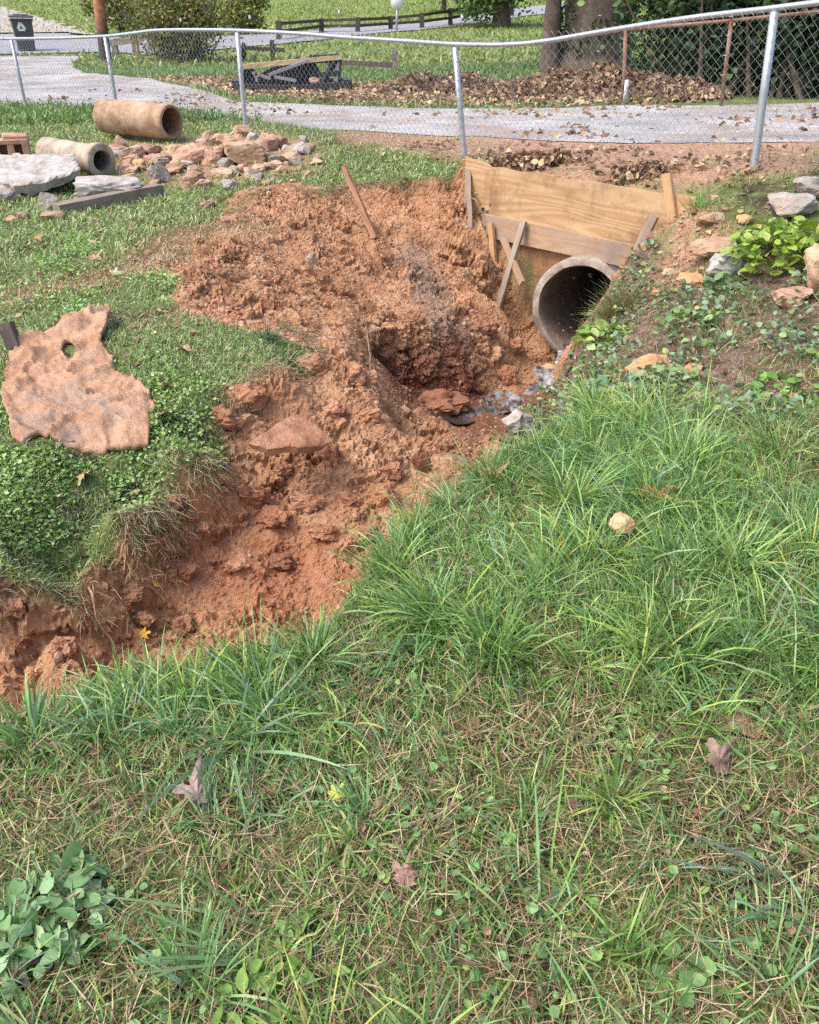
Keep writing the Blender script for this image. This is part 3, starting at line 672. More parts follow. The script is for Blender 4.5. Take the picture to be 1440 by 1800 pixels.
def local_mesh(o, R):
    """give a board's mesh its own axes so the grain runs along it"""
    me_ = o.data; M = Matrix([list(map(float, r_)) for r_ in R]); me_.transform(M.inverted().to_4x4()); o.matrix_world = Matrix.Translation(o.location) @ M.to_4x4()
PR = np.stack([np.array([*pd_, 0]), np.array([-pd_[1], pd_[0], 0]), np.array([0, 0, 1.])], 1)
up_ = obj('plywood_sheet', *sheet(.12, 1.04, .00, .515, .02, .50, .030, .018, seed=1, topamp=.02), ply); tagged(up_, 'large upper plywood sheet shoring the bank above the concrete culvert pipe', 'plywood'); local_mesh(up_, PR)
lf = obj('plywood_sheet', *sheet(-.035, .116, -.02, .59, .02, .535, .014, .018, 8, 8, seed=4, topamp=.03), ply); tagged(lf, 'narrow plywood piece beside the fence post at the left end of the headwall', 'plywood'); local_mesh(lf, PR)
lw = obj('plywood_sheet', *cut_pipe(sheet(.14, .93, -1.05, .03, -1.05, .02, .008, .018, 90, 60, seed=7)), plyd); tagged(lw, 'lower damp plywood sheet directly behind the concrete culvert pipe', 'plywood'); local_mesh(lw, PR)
br = obj('brace_board', *sheet(.10, .92, -.11, .095, -.10, .085, .078, .042, 16, 4, seed=3), lum); tagged(br, 'long horizontal lumber board nailed across the plywood just above the culvert pipe', 'board'); local_mesh(br, PR)
ps = obj('sheet_of_plastic', *cut_pipe(sheet(.70, .90, -.36, -.11, -.36, -.11, .05, .004, 44, 30, seed=11), .45), metal('grey_plastic', (.22, .23, .25), .6)); tagged(ps, 'dark grey panel wedged behind the top of the culvert pipe', 'panel')
def board(name, a, b, wdt, thk, m, label, cat, up=(0, 0, 1), seed=0, amp=.003, taper=1.0):
    a, b = np.asarray(a, float), np.asarray(b, float); R = frame(b-a, up)
    V, Fc = plank(a, b, wdt, thk, up, amp, seed, taper=taper); c = (a+b)/2; Vl = (V-c) @ R
    me_ = bpy.data.meshes.new(name); me_.from_pydata(Vl.tolist(), [], Fc); me_.update(); o = link(name, me_, m)
    o.matrix_world = Matrix.Translation(Vector([float(x) for x in c])) @ Matrix([list(map(float, r_)) for r_ in R]).to_4x4(); return tag(o, label, cat)
nrm = (pn_[0], pn_[1], 0.0)
def atpl(px, py, off):
    """the point on the plane standing `off` in front of the plywood, seen at a pixel"""
    r_ = ray(px, py); n_ = np.array([*pn_, 0]); q = np.array([*(PA+pn_*off), 0]); t_ = n_.dot(q-np.array([0, 0, CAMZ]))/n_.dot(r_); return r_*t_+np.array([0, 0, CAMZ])
board('wooden_stake', atpl(1186, 405, .055), atpl(1172, 305, .055), .075, .035, stk, 'upright yellow wooden stake in front of the right end of the plywood', 'stake', nrm, 1)
board('wooden_stake', atpl(869, 470, .14), atpl(863, 392, .12), .06, .03, stk, 'short upright wooden stake at the left end of the horizontal brace board', 'stake', nrm, 2)
board('wooden_stake', atpl(866, 572, .42), atpl(921, 388, .11), .062, .03, oldw, 'long pale weathered stake leaning diagonally on the brace board left of the pipe', 'stake', nrm, 3)
board('wooden_stake', atpl(918, 498, .30), atpl(884, 418, .13), .06, .028, lum, 'short brown stake crossing behind the pale leaning stake left of the pipe', 'stake', nrm, 4)
board('wooden_stake', atpl(1106, 476, .16), atpl(1150, 378, .14), .085, .035, oldw, 'muddy grey board leaning on the plywood to the right of the pipe', 'board', nrm, 5, .008)
board('wooden_stake', hit(660, 420), at_d(604, 292, hit(655, 412)[1]+.18), .05, .04, redw, 'reddish clay-stained wooden stake stuck in the rim of the hole beside the grass', 'stake', (.3, 1, 0), 6, .008, .8)
q0 = hit(827, 405); board('wooden_post', at_d(826, 402, 8.2), at_d(822, 300, 8.5), .045, .04, oldw, 'thin weathered post standing between the clay wall and the plywood end', 'post', (0, 1, 0), 7, .01)
board('wooden_post', hit(30, 616)-np.array([0, 0, .06]), at_d(9, 568, hit(30, 612)[1]), .075, .05, wood_mat('charred_wood', (.16, .13, .12), (.06, .045, .04)), 'short dark charred post stub beside the clay-caked sheet', 'post', (0, 1, 0), 8, .008)
# timber lying on the lawn
tb = board('timber', at_d(100, 375, hit(100, 375)[1])+np.array([0, 0, .03]), hit(281, 342)+np.array([0, 0, .05]), .16, .10, wood_mat('grey_timber', (.30, .245, .195), (.15, .12, .095), .3), 'long grey timber beam lying on the grass in front of the white concrete chunk', 'timber', (0, 0, 1), 9, .006)
# soil heap against the right board
# ------------------------------------------------------------------ culvert pipe
def conc_mat(name, stops, inner=None, sc=7):
    m = stone_mat(name, stops, sc, 80, .92, .5, .01); return m
axp = np.array([MA[0], MA[1], -.02]); axp /= np.linalg.norm(axp); Cm = MC
def pipe_thing(name, label, C0, ax_, ro, ri, ln, m_out, m_in, seed=0, bell=0.0, amp=.008, loc=None, n=48):
    th = thing(name, label, 'pipe', loc if loc is not None else C0)
    k = 18; prof = [(ro+bell*sstep(.16*1.0, .10, x*ln), x*ln) for x in np.linspace(0, 1, k)]
    V, Fc = lathe([(ri+.012, 0.0)] + [(ro-.01+bell, .0)] + [(ro+bell, .012)] + prof[1:] + [(ri, ln)], C0, ax_, n)
    V = warp(V, amp, 6, seed); V = warp(V, amp*.4, 25, seed+3); obj('pipe_wall', V, [f[::-1] for f in Fc], m_out, th, True)
    V, Fc = lathe([(ri+.012, .0), (ri, .02)] + [(ri, x*ln) for x in np.linspace(.05, 1, 14)], C0, ax_, n); V = warp(V, amp, 6, seed)
    obj('bore', V, Fc, m_in, th, True); return th
cul_m = conc_mat('culvert_concrete', [(.32, (.13, .10, .08)), (.5, (.28, .24, .20)), (.68, (.46, .42, .37))])
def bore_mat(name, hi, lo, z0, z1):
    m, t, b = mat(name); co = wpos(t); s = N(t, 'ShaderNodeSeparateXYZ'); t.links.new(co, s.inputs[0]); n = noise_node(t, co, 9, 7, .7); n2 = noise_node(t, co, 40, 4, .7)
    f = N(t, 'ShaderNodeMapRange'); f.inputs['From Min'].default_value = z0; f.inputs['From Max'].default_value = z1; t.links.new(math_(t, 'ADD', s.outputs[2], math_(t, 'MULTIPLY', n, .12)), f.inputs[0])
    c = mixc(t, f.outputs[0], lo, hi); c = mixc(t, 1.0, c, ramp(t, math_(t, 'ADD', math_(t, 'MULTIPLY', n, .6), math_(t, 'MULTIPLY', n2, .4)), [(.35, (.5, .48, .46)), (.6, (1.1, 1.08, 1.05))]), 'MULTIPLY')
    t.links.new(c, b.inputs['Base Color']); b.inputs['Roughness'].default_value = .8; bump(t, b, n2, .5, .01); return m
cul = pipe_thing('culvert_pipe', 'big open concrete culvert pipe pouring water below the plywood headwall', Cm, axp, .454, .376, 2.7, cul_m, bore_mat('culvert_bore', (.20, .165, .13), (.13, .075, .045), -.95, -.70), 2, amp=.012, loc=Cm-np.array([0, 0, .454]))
el = bpy.data.objects  # end wall of the culvert stays open; soil behind closes it
V, Fc = lathe([(.001, 0), (.40, 0)], Cm+axp*2.55, axp, 24); obj('silt_plug', V, Fc, mud, cul)
# pipes lying on the lawn
tanp = stone_mat('tan_clay_pipe', [(.34, (.25, .165, .105)), (.5, (.43, .305, .205)), (.66, (.56, .43, .32))], 6, 70, .9, .5, .012, ((.27, .15, .085), 5, .75))
a_, b_ = hit(228, 246), hit(300, 240); e1 = at_d(302, 214, a_[1]-.35); e2 = at_d(205, 228, a_[1]+.15); dd = e2-e1; dd[2] = .02; 
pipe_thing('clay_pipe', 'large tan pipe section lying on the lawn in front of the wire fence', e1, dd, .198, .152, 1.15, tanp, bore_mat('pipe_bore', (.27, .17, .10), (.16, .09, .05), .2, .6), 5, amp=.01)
greyp = stone_mat('grey_concrete_pipe', [(.34, (.20, .17, .135)), (.5, (.34, .295, .245)), (.66, (.46, .41, .35))], 6, 70, .9, .5, .01, ((.22, .14, .09), 5, .6))
a_ = hit(178, 309); e1 = at_d(180, 283, a_[1]); dd = np.array([-.80, .60, .03])
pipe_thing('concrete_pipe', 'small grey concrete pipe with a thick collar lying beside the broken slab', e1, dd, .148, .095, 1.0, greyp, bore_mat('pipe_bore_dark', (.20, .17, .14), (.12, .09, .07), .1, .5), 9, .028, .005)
# ------------------------------------------------------------------ stones and rubble
pale = stone_mat('pale_concrete', [(.30, (.17, .145, .12)), (.46, (.34, .31, .285)), (.62, (.50, .48, .455))], 8, 70, .92, .7, .014, ((.30, .24, .18), 6, .55))
grey = stone_mat('grey_stone', [(.32, (.17, .15, .13)), (.5, (.31, .28, .25)), (.68, (.46, .43, .39))], 7, 60, .9, .6, .012, ((.36, .25, .17), 5, .5))
tan_ = stone_mat('tan_stone', [(.32, (.22, .14, .09)), (.5, (.38, .27, .18)), (.68, (.53, .42, .31))], 7, 60, .92, .6, .012, ((.42, .22, .12), 5, .5))
pink = stone_mat('pink_rubble', [(.32, (.24, .125, .085)), (.5, (.40, .24, .17)), (.68, (.55, .39, .31))], 8, 60, .92, .6, .012)
oran = stone_mat('orange_stone', [(.32, (.38, .18, .08)), (.5, (.56, .32, .17)), (.68, (.68, .46, .29))], 7, 60, .92, .6, .012)
clay = stone_mat('clay_clod', [(.30, (.20, .085, .045)), (.46, (.34, .17, .098)), (.58, (.42, .235, .145)), (.70, (.50, .32, .215))], 10, 80, .95, .9, .02)
wetc_ = stone_mat('damp_clay_clod', [(.32, (.15, .062, .036)), (.5, (.27, .125, .07)), (.68, (.38, .20, .12))], 8, 60, .8, .9, .02)
darks = stone_mat('dark_stone', [(.32, (.09, .08, .075)), (.5, (.17, .155, .15)), (.68, (.26, .24, .23))], 8, 60, .9, .6, .01)
RUB = 'rubble stones in the pile below the fence'
def stone(px, py, wpx, hpx, m, label, name='rock', cat='rock', seed=None, rot=0, tilt=0, roll=0, dr=.8, group=None, blocky=.45, rough=.16, cuts=13, sub=4, sink=.15, fine=.05, hk=.75, lift=0.0):
    seed = seed if seed is not None else int(px*7+py*13)
    c = hit(px, py+hpx*.5); t_ = np.linalg.norm(c-np.array([0, 0, CAMZ])); s = t_/F
    sx = wpx*s; sz = hpx*s*hk; sy = sx*dr
    V, Fc = rock((sx, sy, sz), seed, rough, cuts, sub, blocky, fine)
    V = V @ (rotz(rot) @ rotx(tilt) @ roty(roll)).T
    V[:, 2] -= V[:, 2].min(); vd = c[:2]/np.linalg.norm(c[:2])
    base = np.array([c[0]+vd[0]*sy*.35, c[1]+vd[1]*sy*.35, 0]); base[2] = min(h1(base[0], base[1]), c[2]+.05) - sink*sz + lift
    o = obj(name, V+base, Fc, m, smooth=False, base=base); return tag(o, label, cat, group)
# big broken slab, propped on the pile
front = [(-150, 300, 8.5), (-70, 312, 8.5), (0, 322, 8.45), (28, 338, 8.35), (62, 332, 8.4), (90, 316, 8.5), (113, 298, 8.6), (137, 279, 8.8)]
back = [(128, 267, 9.25), (62, 271, 9.3), (0, 277, 9.3), (-70, 280, 9.2), (-150, 284, 9.1)]
out = [at_d(*p) for p in front+back]; out = np.array(out)
def slab_mesh(outp, thk, sub=.05, amp=.012, seed=0):
    """a broken plate: outline in space, given its thickness downward"""
    c = outp.mean(0); A = np.column_stack([outp[:, 0]-c[0], outp[:, 1]-c[1], np.ones(len(outp))]); co = np.linalg.lstsq(A, outp[:, 2], rcond=None)[0]
    pts = []
    for a, b in zip(outp, np.roll(outp, -1, 0)):
        n = max(1, int(np.linalg.norm((b-a)[:2])/sub))
        for k in range(n): pts.append((a+(b-a)*k/n)[:2])
    pts = np.array(pts); pts += np.stack([noise3(np.column_stack([pts*9, np.full(len(pts), seed)])), noise3(np.column_stack([pts*9, np.full(len(pts), seed+9)]))], 1)*sub*.5
    nb = len(pts); lo, hi = pts.min(0), pts.max(0); X, Y = np.meshgrid(np.arange(lo[0], hi[0], sub), np.arange(lo[1], hi[1], sub)); ii = pip(pts, X, Y)
    r = delaunay_2d_cdt([Vector(p) for p in np.concatenate([pts, np.stack([X[ii], Y[ii]], 1)])], [(k, (k+1) % nb) for k in range(nb)], [], 1, 1e-4)
    XY = np.array([v[:] for v in r[0]]); Fa = [tuple(f) for f in r[2]]; z = co[0]*(XY[:, 0]-c[0]) + co[1]*(XY[:, 1]-c[1]) + co[2]
    cnt = {}
    for f in Fa:
        for a, b in zip(f, f[1:]+f[:1]): cnt[(a, b)] = 1
    bd = [(a, b) for (a, b) in cnt if (b, a) not in cnt]; n = len(XY)
    nz = fbm(np.column_stack([XY*8, np.full(n, seed+.3)]), 4)*amp
    T = np.column_stack([XY, z+nz]); edge = np.zeros(n); 
    for a, b in bd: edge[a] = edge[b] = 1
    T[:, 2] -= edge*thk*.18
    B = T.copy(); B[:, 2] = z - thk*(.85+.3*fbm(np.column_stack([XY*6, np.full(n, seed+4.)]), 3))
    B[:, :2] += (c[:2]-B[:, :2])*.06
    return np.concatenate([T, B]), Fa + [tuple(i+n for i in f[::-1]) for f in Fa] + [(b, a, a+n, b+n) for a, b in bd]
V, Fc = slab_mesh(out, .11, .05, .014, 3); tag(obj('concrete_slab', V, Fc, pale, smooth=False), 'large broken whitish concrete slab at the left edge, propped up on the rubble', 'slab')
stone(186, 322, 122, 60, pale, 'big white broken concrete chunk lying on the grass beside the small grey pipe', 'concrete_chunk', 'concrete', 5, rot=.22, dr=.55, blocky=.55, hk=.72)
for k, (x, y, w_, h_) in enumerate(((10, 335, 60, 40), (-25, 318, 60, 50), (60, 325, 50, 30), (105, 308, 40, 30))):
    stone(x, y, w_, h_, darks if k % 2 else grey, ['rough stone under the front of the broken slab at the image edge', 'dark rough stone supporting the broken slab outside the left edge', 'grey rough stone tucked beneath the middle of the broken slab', 'dark stone between the broken slab and the small grey pipe'][k], seed=50+k)
stone(88, 350, 34, 44, grey, 'upright grey-brown stone just below the tip of the broken slab', seed=61, blocky=.3, rot=.4)
stone(94, 378, 38, 22, tan_, 'flat tan stone at the left end of the grey timber', seed=62, rot=.3)
stone(40, 378, 24, 16, tan_, 'small tan stone in the grass below the broken slab', seed=63)
stone(20, 384, 26, 14, tan_, 'small flat tan stone left of its twin in the grass below the slab', seed=64)
stone(93, 412, 18, 10, grey, 'tiny grey stone by a brown leaf in the left grass', seed=65)
# hollow clay block
c = hit(24, 279); bt = thing('hollow_block', 'reddish hollow clay building block standing on the grass behind the broken slab', 'block', c); R_ = rotz(.35)
W_, D_, H_ = .40, .22, .21; pr_ = []
for zc in (.025, H_-.025): pr_.append(box(c+R_ @ np.array([0, 0, zc]), (W_, D_, .05), R_, .008))
pr_.append(box(c+R_ @ np.array([0, D_*.3, H_/2]), (W_-.01, .05, H_-.096), R_, .004))
for xc in (-.16, 0.0, .16): pr_.append(box(c+R_ @ np.array([xc, 0, H_/2]), (.075, D_-.006, H_-.096), R_, .005))
V, Fc = join(*pr_); obj('block_shell', warp(V, .008, 9, 3), Fc, pink, bt); V, Fc = box(c+R_ @ np.array([.06, .02, H_+.025]), (.26, .16, .05), R_ @ rotx(.1), .012); obj('broken_corner', warp(V, .012, 9), Fc, pink, bt)
tbl = [
 (214, 250, 30, 34, tan_, 'pointed tan stone leaning on the near side of the large tan pipe'), (232, 268, 46, 34, tan_, 'brown-tan stone just right of the small grey pipe'), (206, 266, 30, 20, grey, 'flat grey stone wedged between the two pipes'),
 (222, 290, 40, 30, pink, 'pinkish stone at the mouth of the small grey pipe'), (247, 285, 26, 22, oran, 'small orange stone right of the small grey pipe'), (262, 262, 52, 18, tan_, 'flat tan stone in the shade of the large tan pipe'),
 (283, 302, 40, 40, grey, 'curved light grey concrete fragment alone on the grass right of the white chunk'), (285, 276, 44, 24, tan_, 'low tan stone below the mouth of the large tan pipe'), (312, 262, 40, 26, tan_, 'yellowish stone right of the tan pipe mouth'),
 (340, 266, 64, 46, pink, 'large pinkish block at the left of the main rubble pile'), (378, 268, 54, 44, pink, 'pink-grey broken block in the middle of the rubble pile'), (371, 236, 30, 28, tan_, 'pointed tan stone on top of the left of the rubble pile'),
 (400, 242, 40, 26, tan_, 'tilted tan slab piece on top of the rubble pile'), (428, 228, 32, 26, tan_, 'small tan stone at the foot of the third fence post'), (445, 240, 30, 34, grey, 'grey-tan shard leaning against the fence post in the rubble'),
 (471, 250, 40, 32, pink, 'pink stone right of the square block in the rubble pile'), (493, 246, 26, 26, pink, 'rounded pink stone at the right end of the rubble pile'), (527, 258, 48, 28, grey, 'grey flat-topped stone on the grass right of the rubble pile'),
 (398, 303, 46, 20, tan_, 'flat peach-coloured stone on the grass below the rubble pile'), (448, 304, 38, 22, grey, 'grey stone on the grass below the square block'), (478, 290, 32, 16, tan_, 'thin brown stone right below the square block'),
 (527, 294, 20, 12, tan_, 'small cream stone on the grass right of the rubble'), (541, 303, 22, 12, tan_, 'small cream stone nearest the top of the clay spoil'), (340, 312, 40, 22, pink, 'pink rubble piece left of centre below the pile'),
 (362, 322, 34, 20, pink, 'pink rubble piece with sharp corner in the grass'), (330, 326, 28, 16, tan_, 'small tan rubble stone at the left of the pink pieces'), (403, 323, 32, 22, grey, 'light grey stone below the peach-coloured flat stone'),
 (272, 320, 22, 14, tan_, 'small tan stone between the white chunk and the curved fragment'), (366, 357, 26, 18, pink, 'small pinkish stone beside the upper clay spoil'), (402, 384, 24, 14, pink, 'small mauve stone on the grass at the edge of the spoil'),
 (228, 312, 26, 14, tan_, 'small tan stone behind the right end of the white chunk'), (318, 290, 26, 14, tan_, 'thin tan chip on the grass in front of the pinkish block'), (510, 268, 24, 16, tan_, 'small stone between the pink stones and the grey flat-topped one'),
 (398, 258, 30, 24, tan_, 'tan stone wedged left of the square block'), (360, 250, 30, 20, grey, 'grey stone on the back of the rubble pile'), (412, 232, 24, 16, grey, 'small grey stone left of the fence post foot')]
for k, (x, y, w_, h_, m_, lb) in enumerate(tbl): stone(x, y, w_, h_, m_, lb, seed=100+k, rot=rng.uniform(-.6, .6), tilt=rng.uniform(-.2, .2), roll=rng.uniform(-.25, .25), group=RUB, blocky=.6, dr=.85, sub=4, hk=.95, sink=.32, cuts=13, rough=.14, fine=.07)
stone(431, 266, 64, 46, tan_, 'squared tan stone block with flat faces in the rubble pile under the fence', 'stone_block', 'block', 190, rot=.25, blocky=.95, cuts=2, rough=.06, group=RUB)
for k in range(56):
    x, y = rng.uniform(205, 560), rng.uniform(238, 300)
    stone(x, y, rng.uniform(16, 34), rng.uniform(12, 24), (tan_, pink, tan_, grey)[k % 4], 'small dirty rubble stone among the others in the pile below the fence', 'rubble_stone', 'rubble', 700+k, rot=k, tilt=rng.uniform(-.4, .4), group='small rubble stones filling the pile', sub=3, cuts=13, rough=.14, fine=.08, blocky=.6)
for k in range(26):
    x, y = rng.uniform(255, 520), rng.uniform(282, 330)
    stone(x, y, rng.uniform(8, 16), rng.uniform(6, 10), (tan_, pink, grey)[k % 3], 'tiny rubble chip scattered in the grass below the rubble pile', 'rubble_chip', 'rubble', 300+k, rot=k, group='tiny rubble chips in the grass', sub=2)
# stones on the right bank
for k, (x, y, w_, h_, m_, lb, kw) in enumerate([
 (1386, 366, 82, 50, grey, 'rounded grey boulder at the top of the right bank', {}), (1424, 330, 62, 46, grey, 'grey stone above the boulder at the right edge of the bank', {}), (1247, 390, 44, 24, tan_, 'flat tan stone on the bare bank right of the plywood', {}),
 (1258, 440, 92, 36, tan_, 'long cream stone at the left of the leafy green shrub', dict(dr=.6)), (1277, 468, 84, 52, pale, 'white sharp-edged stone under the cream stone by the green shrub', dict(rot=.3, dr=.7)), (1440, 470, 78, 112, tan_, 'large tall tan boulder cut by the right edge of the photo', dict(blocky=.3)),
 (1384, 522, 66, 40, pink, 'pink rounded stone below the green shrub', {}), (1216, 495, 54, 30, oran, 'orange angular stone left below the white stone', {}), (1138, 638, 92, 58, oran, 'big orange-tan flat stone among the creeping leaves near the pipe', dict(dr=.6, rot=.4)),
 (1088, 655, 28, 34, tan_, 'small tan stone beside the big leaves over the stream', {}), (1217, 648, 38, 30, oran, 'small orange stone in the ivy right of the big flat stone', {}), (1153, 514, 30, 16, oran, 'small flat orange stone behind the dry tuft', {}),
 (1180, 478, 34, 16, tan_, 'thin yellowish stone on the bank above the dry tuft', {}), (1350, 408, 52, 20, tan_, 'low tan stone partly behind the green shrub', {}), (1310, 388, 34, 18, oran, 'small brownish-orange stone above the green shrub', {})]):
    stone(x, y, w_, h_, m_, lb, seed=400+k, **{**dict(blocky=.4, hk=.8, sink=.18), **kw})
for k in range(50):
    x, y = rng.uniform(1150, 1430), rng.uniform(345, 470); w_ = rng.uniform(6, 15)
    stone(x, y, w_, w_*.6, (tan_, pink, oran, grey)[k % 4], 'tiny loose stone on the bare upper part of the right bank', 'pebble', 'pebble', 460+k, rot=k, group='pebbles on the right bank', sub=2)
stone(908, 766, 62, 50, pale, 'bright white stone on the grass edge just above the stream', seed=71, blocky=.25, hk=1.0, sink=0, lift=.07)
stone(1087, 947, 44, 36, oran, 'peach-coloured stone lying in the green grass at the right', seed=72, hk=.9, sink=.0, lift=.06)
stone(803, 876, 20, 18, tan_, 'small tan stone in the grass near the lip of the hole', seed=73, lift=.02)
stone(798, 1142, 26, 22, pink, 'small brownish stone hidden deep in the middle grass', seed=74, lift=.02)
stone(963, 645, 32, 18, oran, 'orange stone in the stream right below the culvert pipe', seed=75)
# clods of clay in and around the hole
for k, (x, y, w_, h_, m_, lb, kw) in enumerate([
 (436, 692, 84, 74, clay, 'big rough cube-like clay clod sitting on the grassy shelf', dict(fine=.12, hk=.9, blocky=.5)), (446, 854, 66, 78, clay, 'pointed tan clay clod below the thin tilted clay slab', dict(tilt=.5, dr=.5)), (583, 795, 32, 42, clay, 'small upright clay block right of the tilted slab', dict(blocky=.7)),
 (743, 792, 36, 74, clay, 'tall thin clay flake standing at the edge of the stream', dict(dr=.3, hk=1.0, roll=-.2)), (712, 716, 22, 20, tan_, 'small cream stone at the foot of the wet clay wall', {}), (548, 450, 22, 36, tan_, 'tan stone flake stuck in the middle of the clay slope', {}),
 (528, 530, 16, 14, tan_, 'small cream stone on the clay slope', {}), (768, 690, 120, 72, wetc_, 'big damp reddish clay boulder beside the dark water', dict(hk=.8, dr=.7, fine=.1)), (543, 884, 68, 36, clay, 'wide tan clay slab fragment in the smooth red floor', dict(dr=.5)),
 (616, 876, 42, 30, clay, 'tan clay lump right of the wide slab fragment', {}), (484, 918, 74, 36, wetc_, 'low red clay lump in the floor of the hole', {}), (422, 916, 36, 18, clay, 'small flat pale clay chip at the left of the red lump', {}),
 (390, 817, 28, 16, darks, 'dark grey stone at the head of the left cut face', {}), (391, 846, 30, 22, clay, 'small clay lump below the dark grey stone', {}), (360, 944, 46, 30, clay, 'thin peach clay flake on the left face of the hole', dict(tilt=.4)),
 (326, 1097, 44, 38, clay, 'reddish-tan clay clod in the low corner near the grass', {}), (681, 872, 56, 50, clay, 'tan clay clod at the lip beside the long grass', {}), (684, 832, 50, 32, clay, 'crumbly clay lump above the tan clod at the lip', {}),
 (545, 640, 60, 34, clay, 'brown rooty clay lump at the edge of the deep hole', {}), (625, 650, 44, 36, clay, 'pinkish clay lump on the crest above the deep hole', {}), (590, 720, 60, 30, clay, 'low clay lump in the middle of the collapsed ridge', {}),
 (650, 730, 46, 26, clay, 'small clay lump on the right of the collapsed ridge', {}), (400, 740, 66, 44, clay, 'dry clay lump with dead roots left of the tilted slab', dict(fine=.14)), (200, 1172, 22, 18, clay, 'round little clay ball at the foot of the left face', {}),
 (65, 1180, 40, 34, oran, 'orange clay clod in the bottom left corner of the hole', {}), (230, 1060, 60, 26, clay, 'flat clay ledge piece on the left face', {}), (500, 830, 40, 24, clay, 'crumbled clay bit below the tilted slab', {}), (890, 660, 44, 40, wetc_, 'wet red clay lump beside the stream left of the pipe', {}), (850, 575, 54, 36, wetc_, 'rusty red clay lump below the leaning stake', {}), (905, 610, 40, 28, clay, 'clay lump left of the pipe mouth', {}), (815, 530, 44, 28, clay, 'pale clay lump right of the grey streak', {}),
 (120, 1130, 50, 46, clay, 'upright clay buttress piece beside the bent root', dict(hk=1.1)), (30, 1080, 46, 30, clay, 'clay lump under the lip at the left edge', {}), (40, 1140, 40, 28, wetc_, 'dark red clay lump at the left edge of the hole', {}), (270, 960, 54, 34, clay, 'broken clay piece in the middle of the left face', {}), (330, 1010, 50, 30, wetc_, 'red clay lump at the left of the smooth floor', {}),
 (420, 1000, 46, 26, clay, 'flat clay lump in the smooth floor', {}), (500, 990, 54, 30, wetc_, 'rounded red clay lump in the smooth floor near the grass', {}), (570, 940, 50, 30, clay, 'tan-red clay lump at the right of the smooth floor', {}), (260, 1090, 44, 30, clay, 'clay lump left of the reddish-tan clod in the corner', {}), (310, 890, 40, 26, clay, 'small clay piece under the grass fringe of the left lip', {}), (640, 940, 46, 30, clay, 'clay lump by the long grass at the end of the floor', {})]):
    stone(x, y, w_, h_, m_, lb, 'clay_clod' if m_ in (clay, wetc_) else 'rock', 'clay clod' if m_ in (clay, wetc_) else 'rock', 500+k, **{**dict(rot=rng.uniform(-.5, .5), rough=.36, fine=.13, blocky=.25, sink=.38, hk=1.2, cuts=6), **kw})
outl = np.array([at_z(x, y, z) for x, y, z in [(438, 778, -.24), (470, 783, -.25), (520, 786, -.27), (565, 780, -.28), (586, 768, -.27), (560, 745, -.24), (525, 728, -.22), (485, 740, -.20), (455, 762, -.22)]])
V, Fc = slab_mesh(outl, .05, .03, .014, 8); tag(obj('clay_slab', V, Fc, clay), 'thin overhanging slab of dried clay tilted above the dark gap in the ridge', 'clay slab')
# crumbs: countless small clods over the bare clay
def crumbs(n, poly, smin, smax, seed, keep=None):
    rg = np.random.default_rng(seed); poly = np.asarray(poly); lo, hi = poly.min(0), poly.max(0); XY = rg.uniform(lo, hi, (n*4, 2)); XY = XY[pip(poly, XY[:, 0], XY[:, 1])]
    if keep is not None: XY = XY[keep(XY)]
    XY = XY[:n]; n = len(XY); Vb, Fb = ico(1); s = smin*(smax/smin)**(rg.uniform(size=n)**2.2)
    Z = H(XY[:, 0], XY[:, 1]); sc = s[:, None]*rg.uniform(.6, 1.2, (n, 3))
    V = Vb[None]*(1+rg.uniform(-.3, .3, (n, len(Vb), 1)))*sc[:, None, :]; a = rg.uniform(0, 6.3, n); c_, s_ = np.cos(a)[:, None], np.sin(a)[:, None]
    X = V[..., 0]*c_-V[..., 1]*s_; Y = V[..., 0]*s_+V[..., 1]*c_
    V = np.stack([X+XY[:, :1], Y+XY[:, 1:], V[..., 2]+Z[:, None]-s[:, None]*.2], -1); Fa = (Fb[None]+np.arange(n)[:, None, None]*len(Vb)).reshape(-1, 3)
    base = np.array([(.37, .195, .115), (.33, .16, .092), (.41, .225, .14), (.27, .12, .068), (.46, .30, .20)])[rg.integers(0, 5, n)]*rg.uniform(.85, 1.15, (n, 1))
    return V.reshape(-1, 3), Fa, np.repeat(base, len(Vb), 0)
cm, ct, cb = mat('clay_crumbs'); ca = N(ct, 'ShaderNodeAttribute', attribute_name='tint'); ct.links.new(ca.outputs['Color'], cb.inputs['Base Color']); cb.inputs['Roughness'].default_value = .95; cb.inputs['Specular IOR Level'].default_value = .2
bump(ct, cb, noise_node(ct, wpos(ct), 90, 4, .7), .8, .01)
def notfloor(XY): return rng.uniform(size=len(XY)) > bil(smooth_clay, XY[:, 0], XY[:, 1])*.8
pk = [crumbs(7000, PIT, .004, .024, 1, notfloor), crumbs(1600, SPOIL[:, :2], .006, .03, 2), crumbs(2600, HEAP1[:, :2], .006, .034, 3), crumbs(2500, RB[:, :2], .004, .022, 4), crumbs(2500, VERGE[:, :2], .004, .02, 5), crumbs(9000, PIT, .003, .012, 6)]
V = np.concatenate([p[0] for p in pk]); offs = np.cumsum([0]+[len(p[0]) for p in pk]); Tq = np.concatenate([p[1]+o for p, o in zip(pk, offs)])
gk = crumbs(9000, np.clip(DRIVE[:, :2], [-12, 0], [12, 18]), .006, .022, 8); gcol = np.repeat(np.array([(.40, .40, .42), (.28, .28, .29), (.52, .52, .54), (.36, .33, .30)])[rng.integers(0, 4, len(gk[2])//len(ico(1)[0]))], len(ico(1)[0]), 0)
tag(link('gravel_stones', fast_mesh('gravel_stones', gk[0], tris=gk[1], col=gcol), cm), 'loose grey gravel stones over the driveway', 'gravel', kind='stuff')
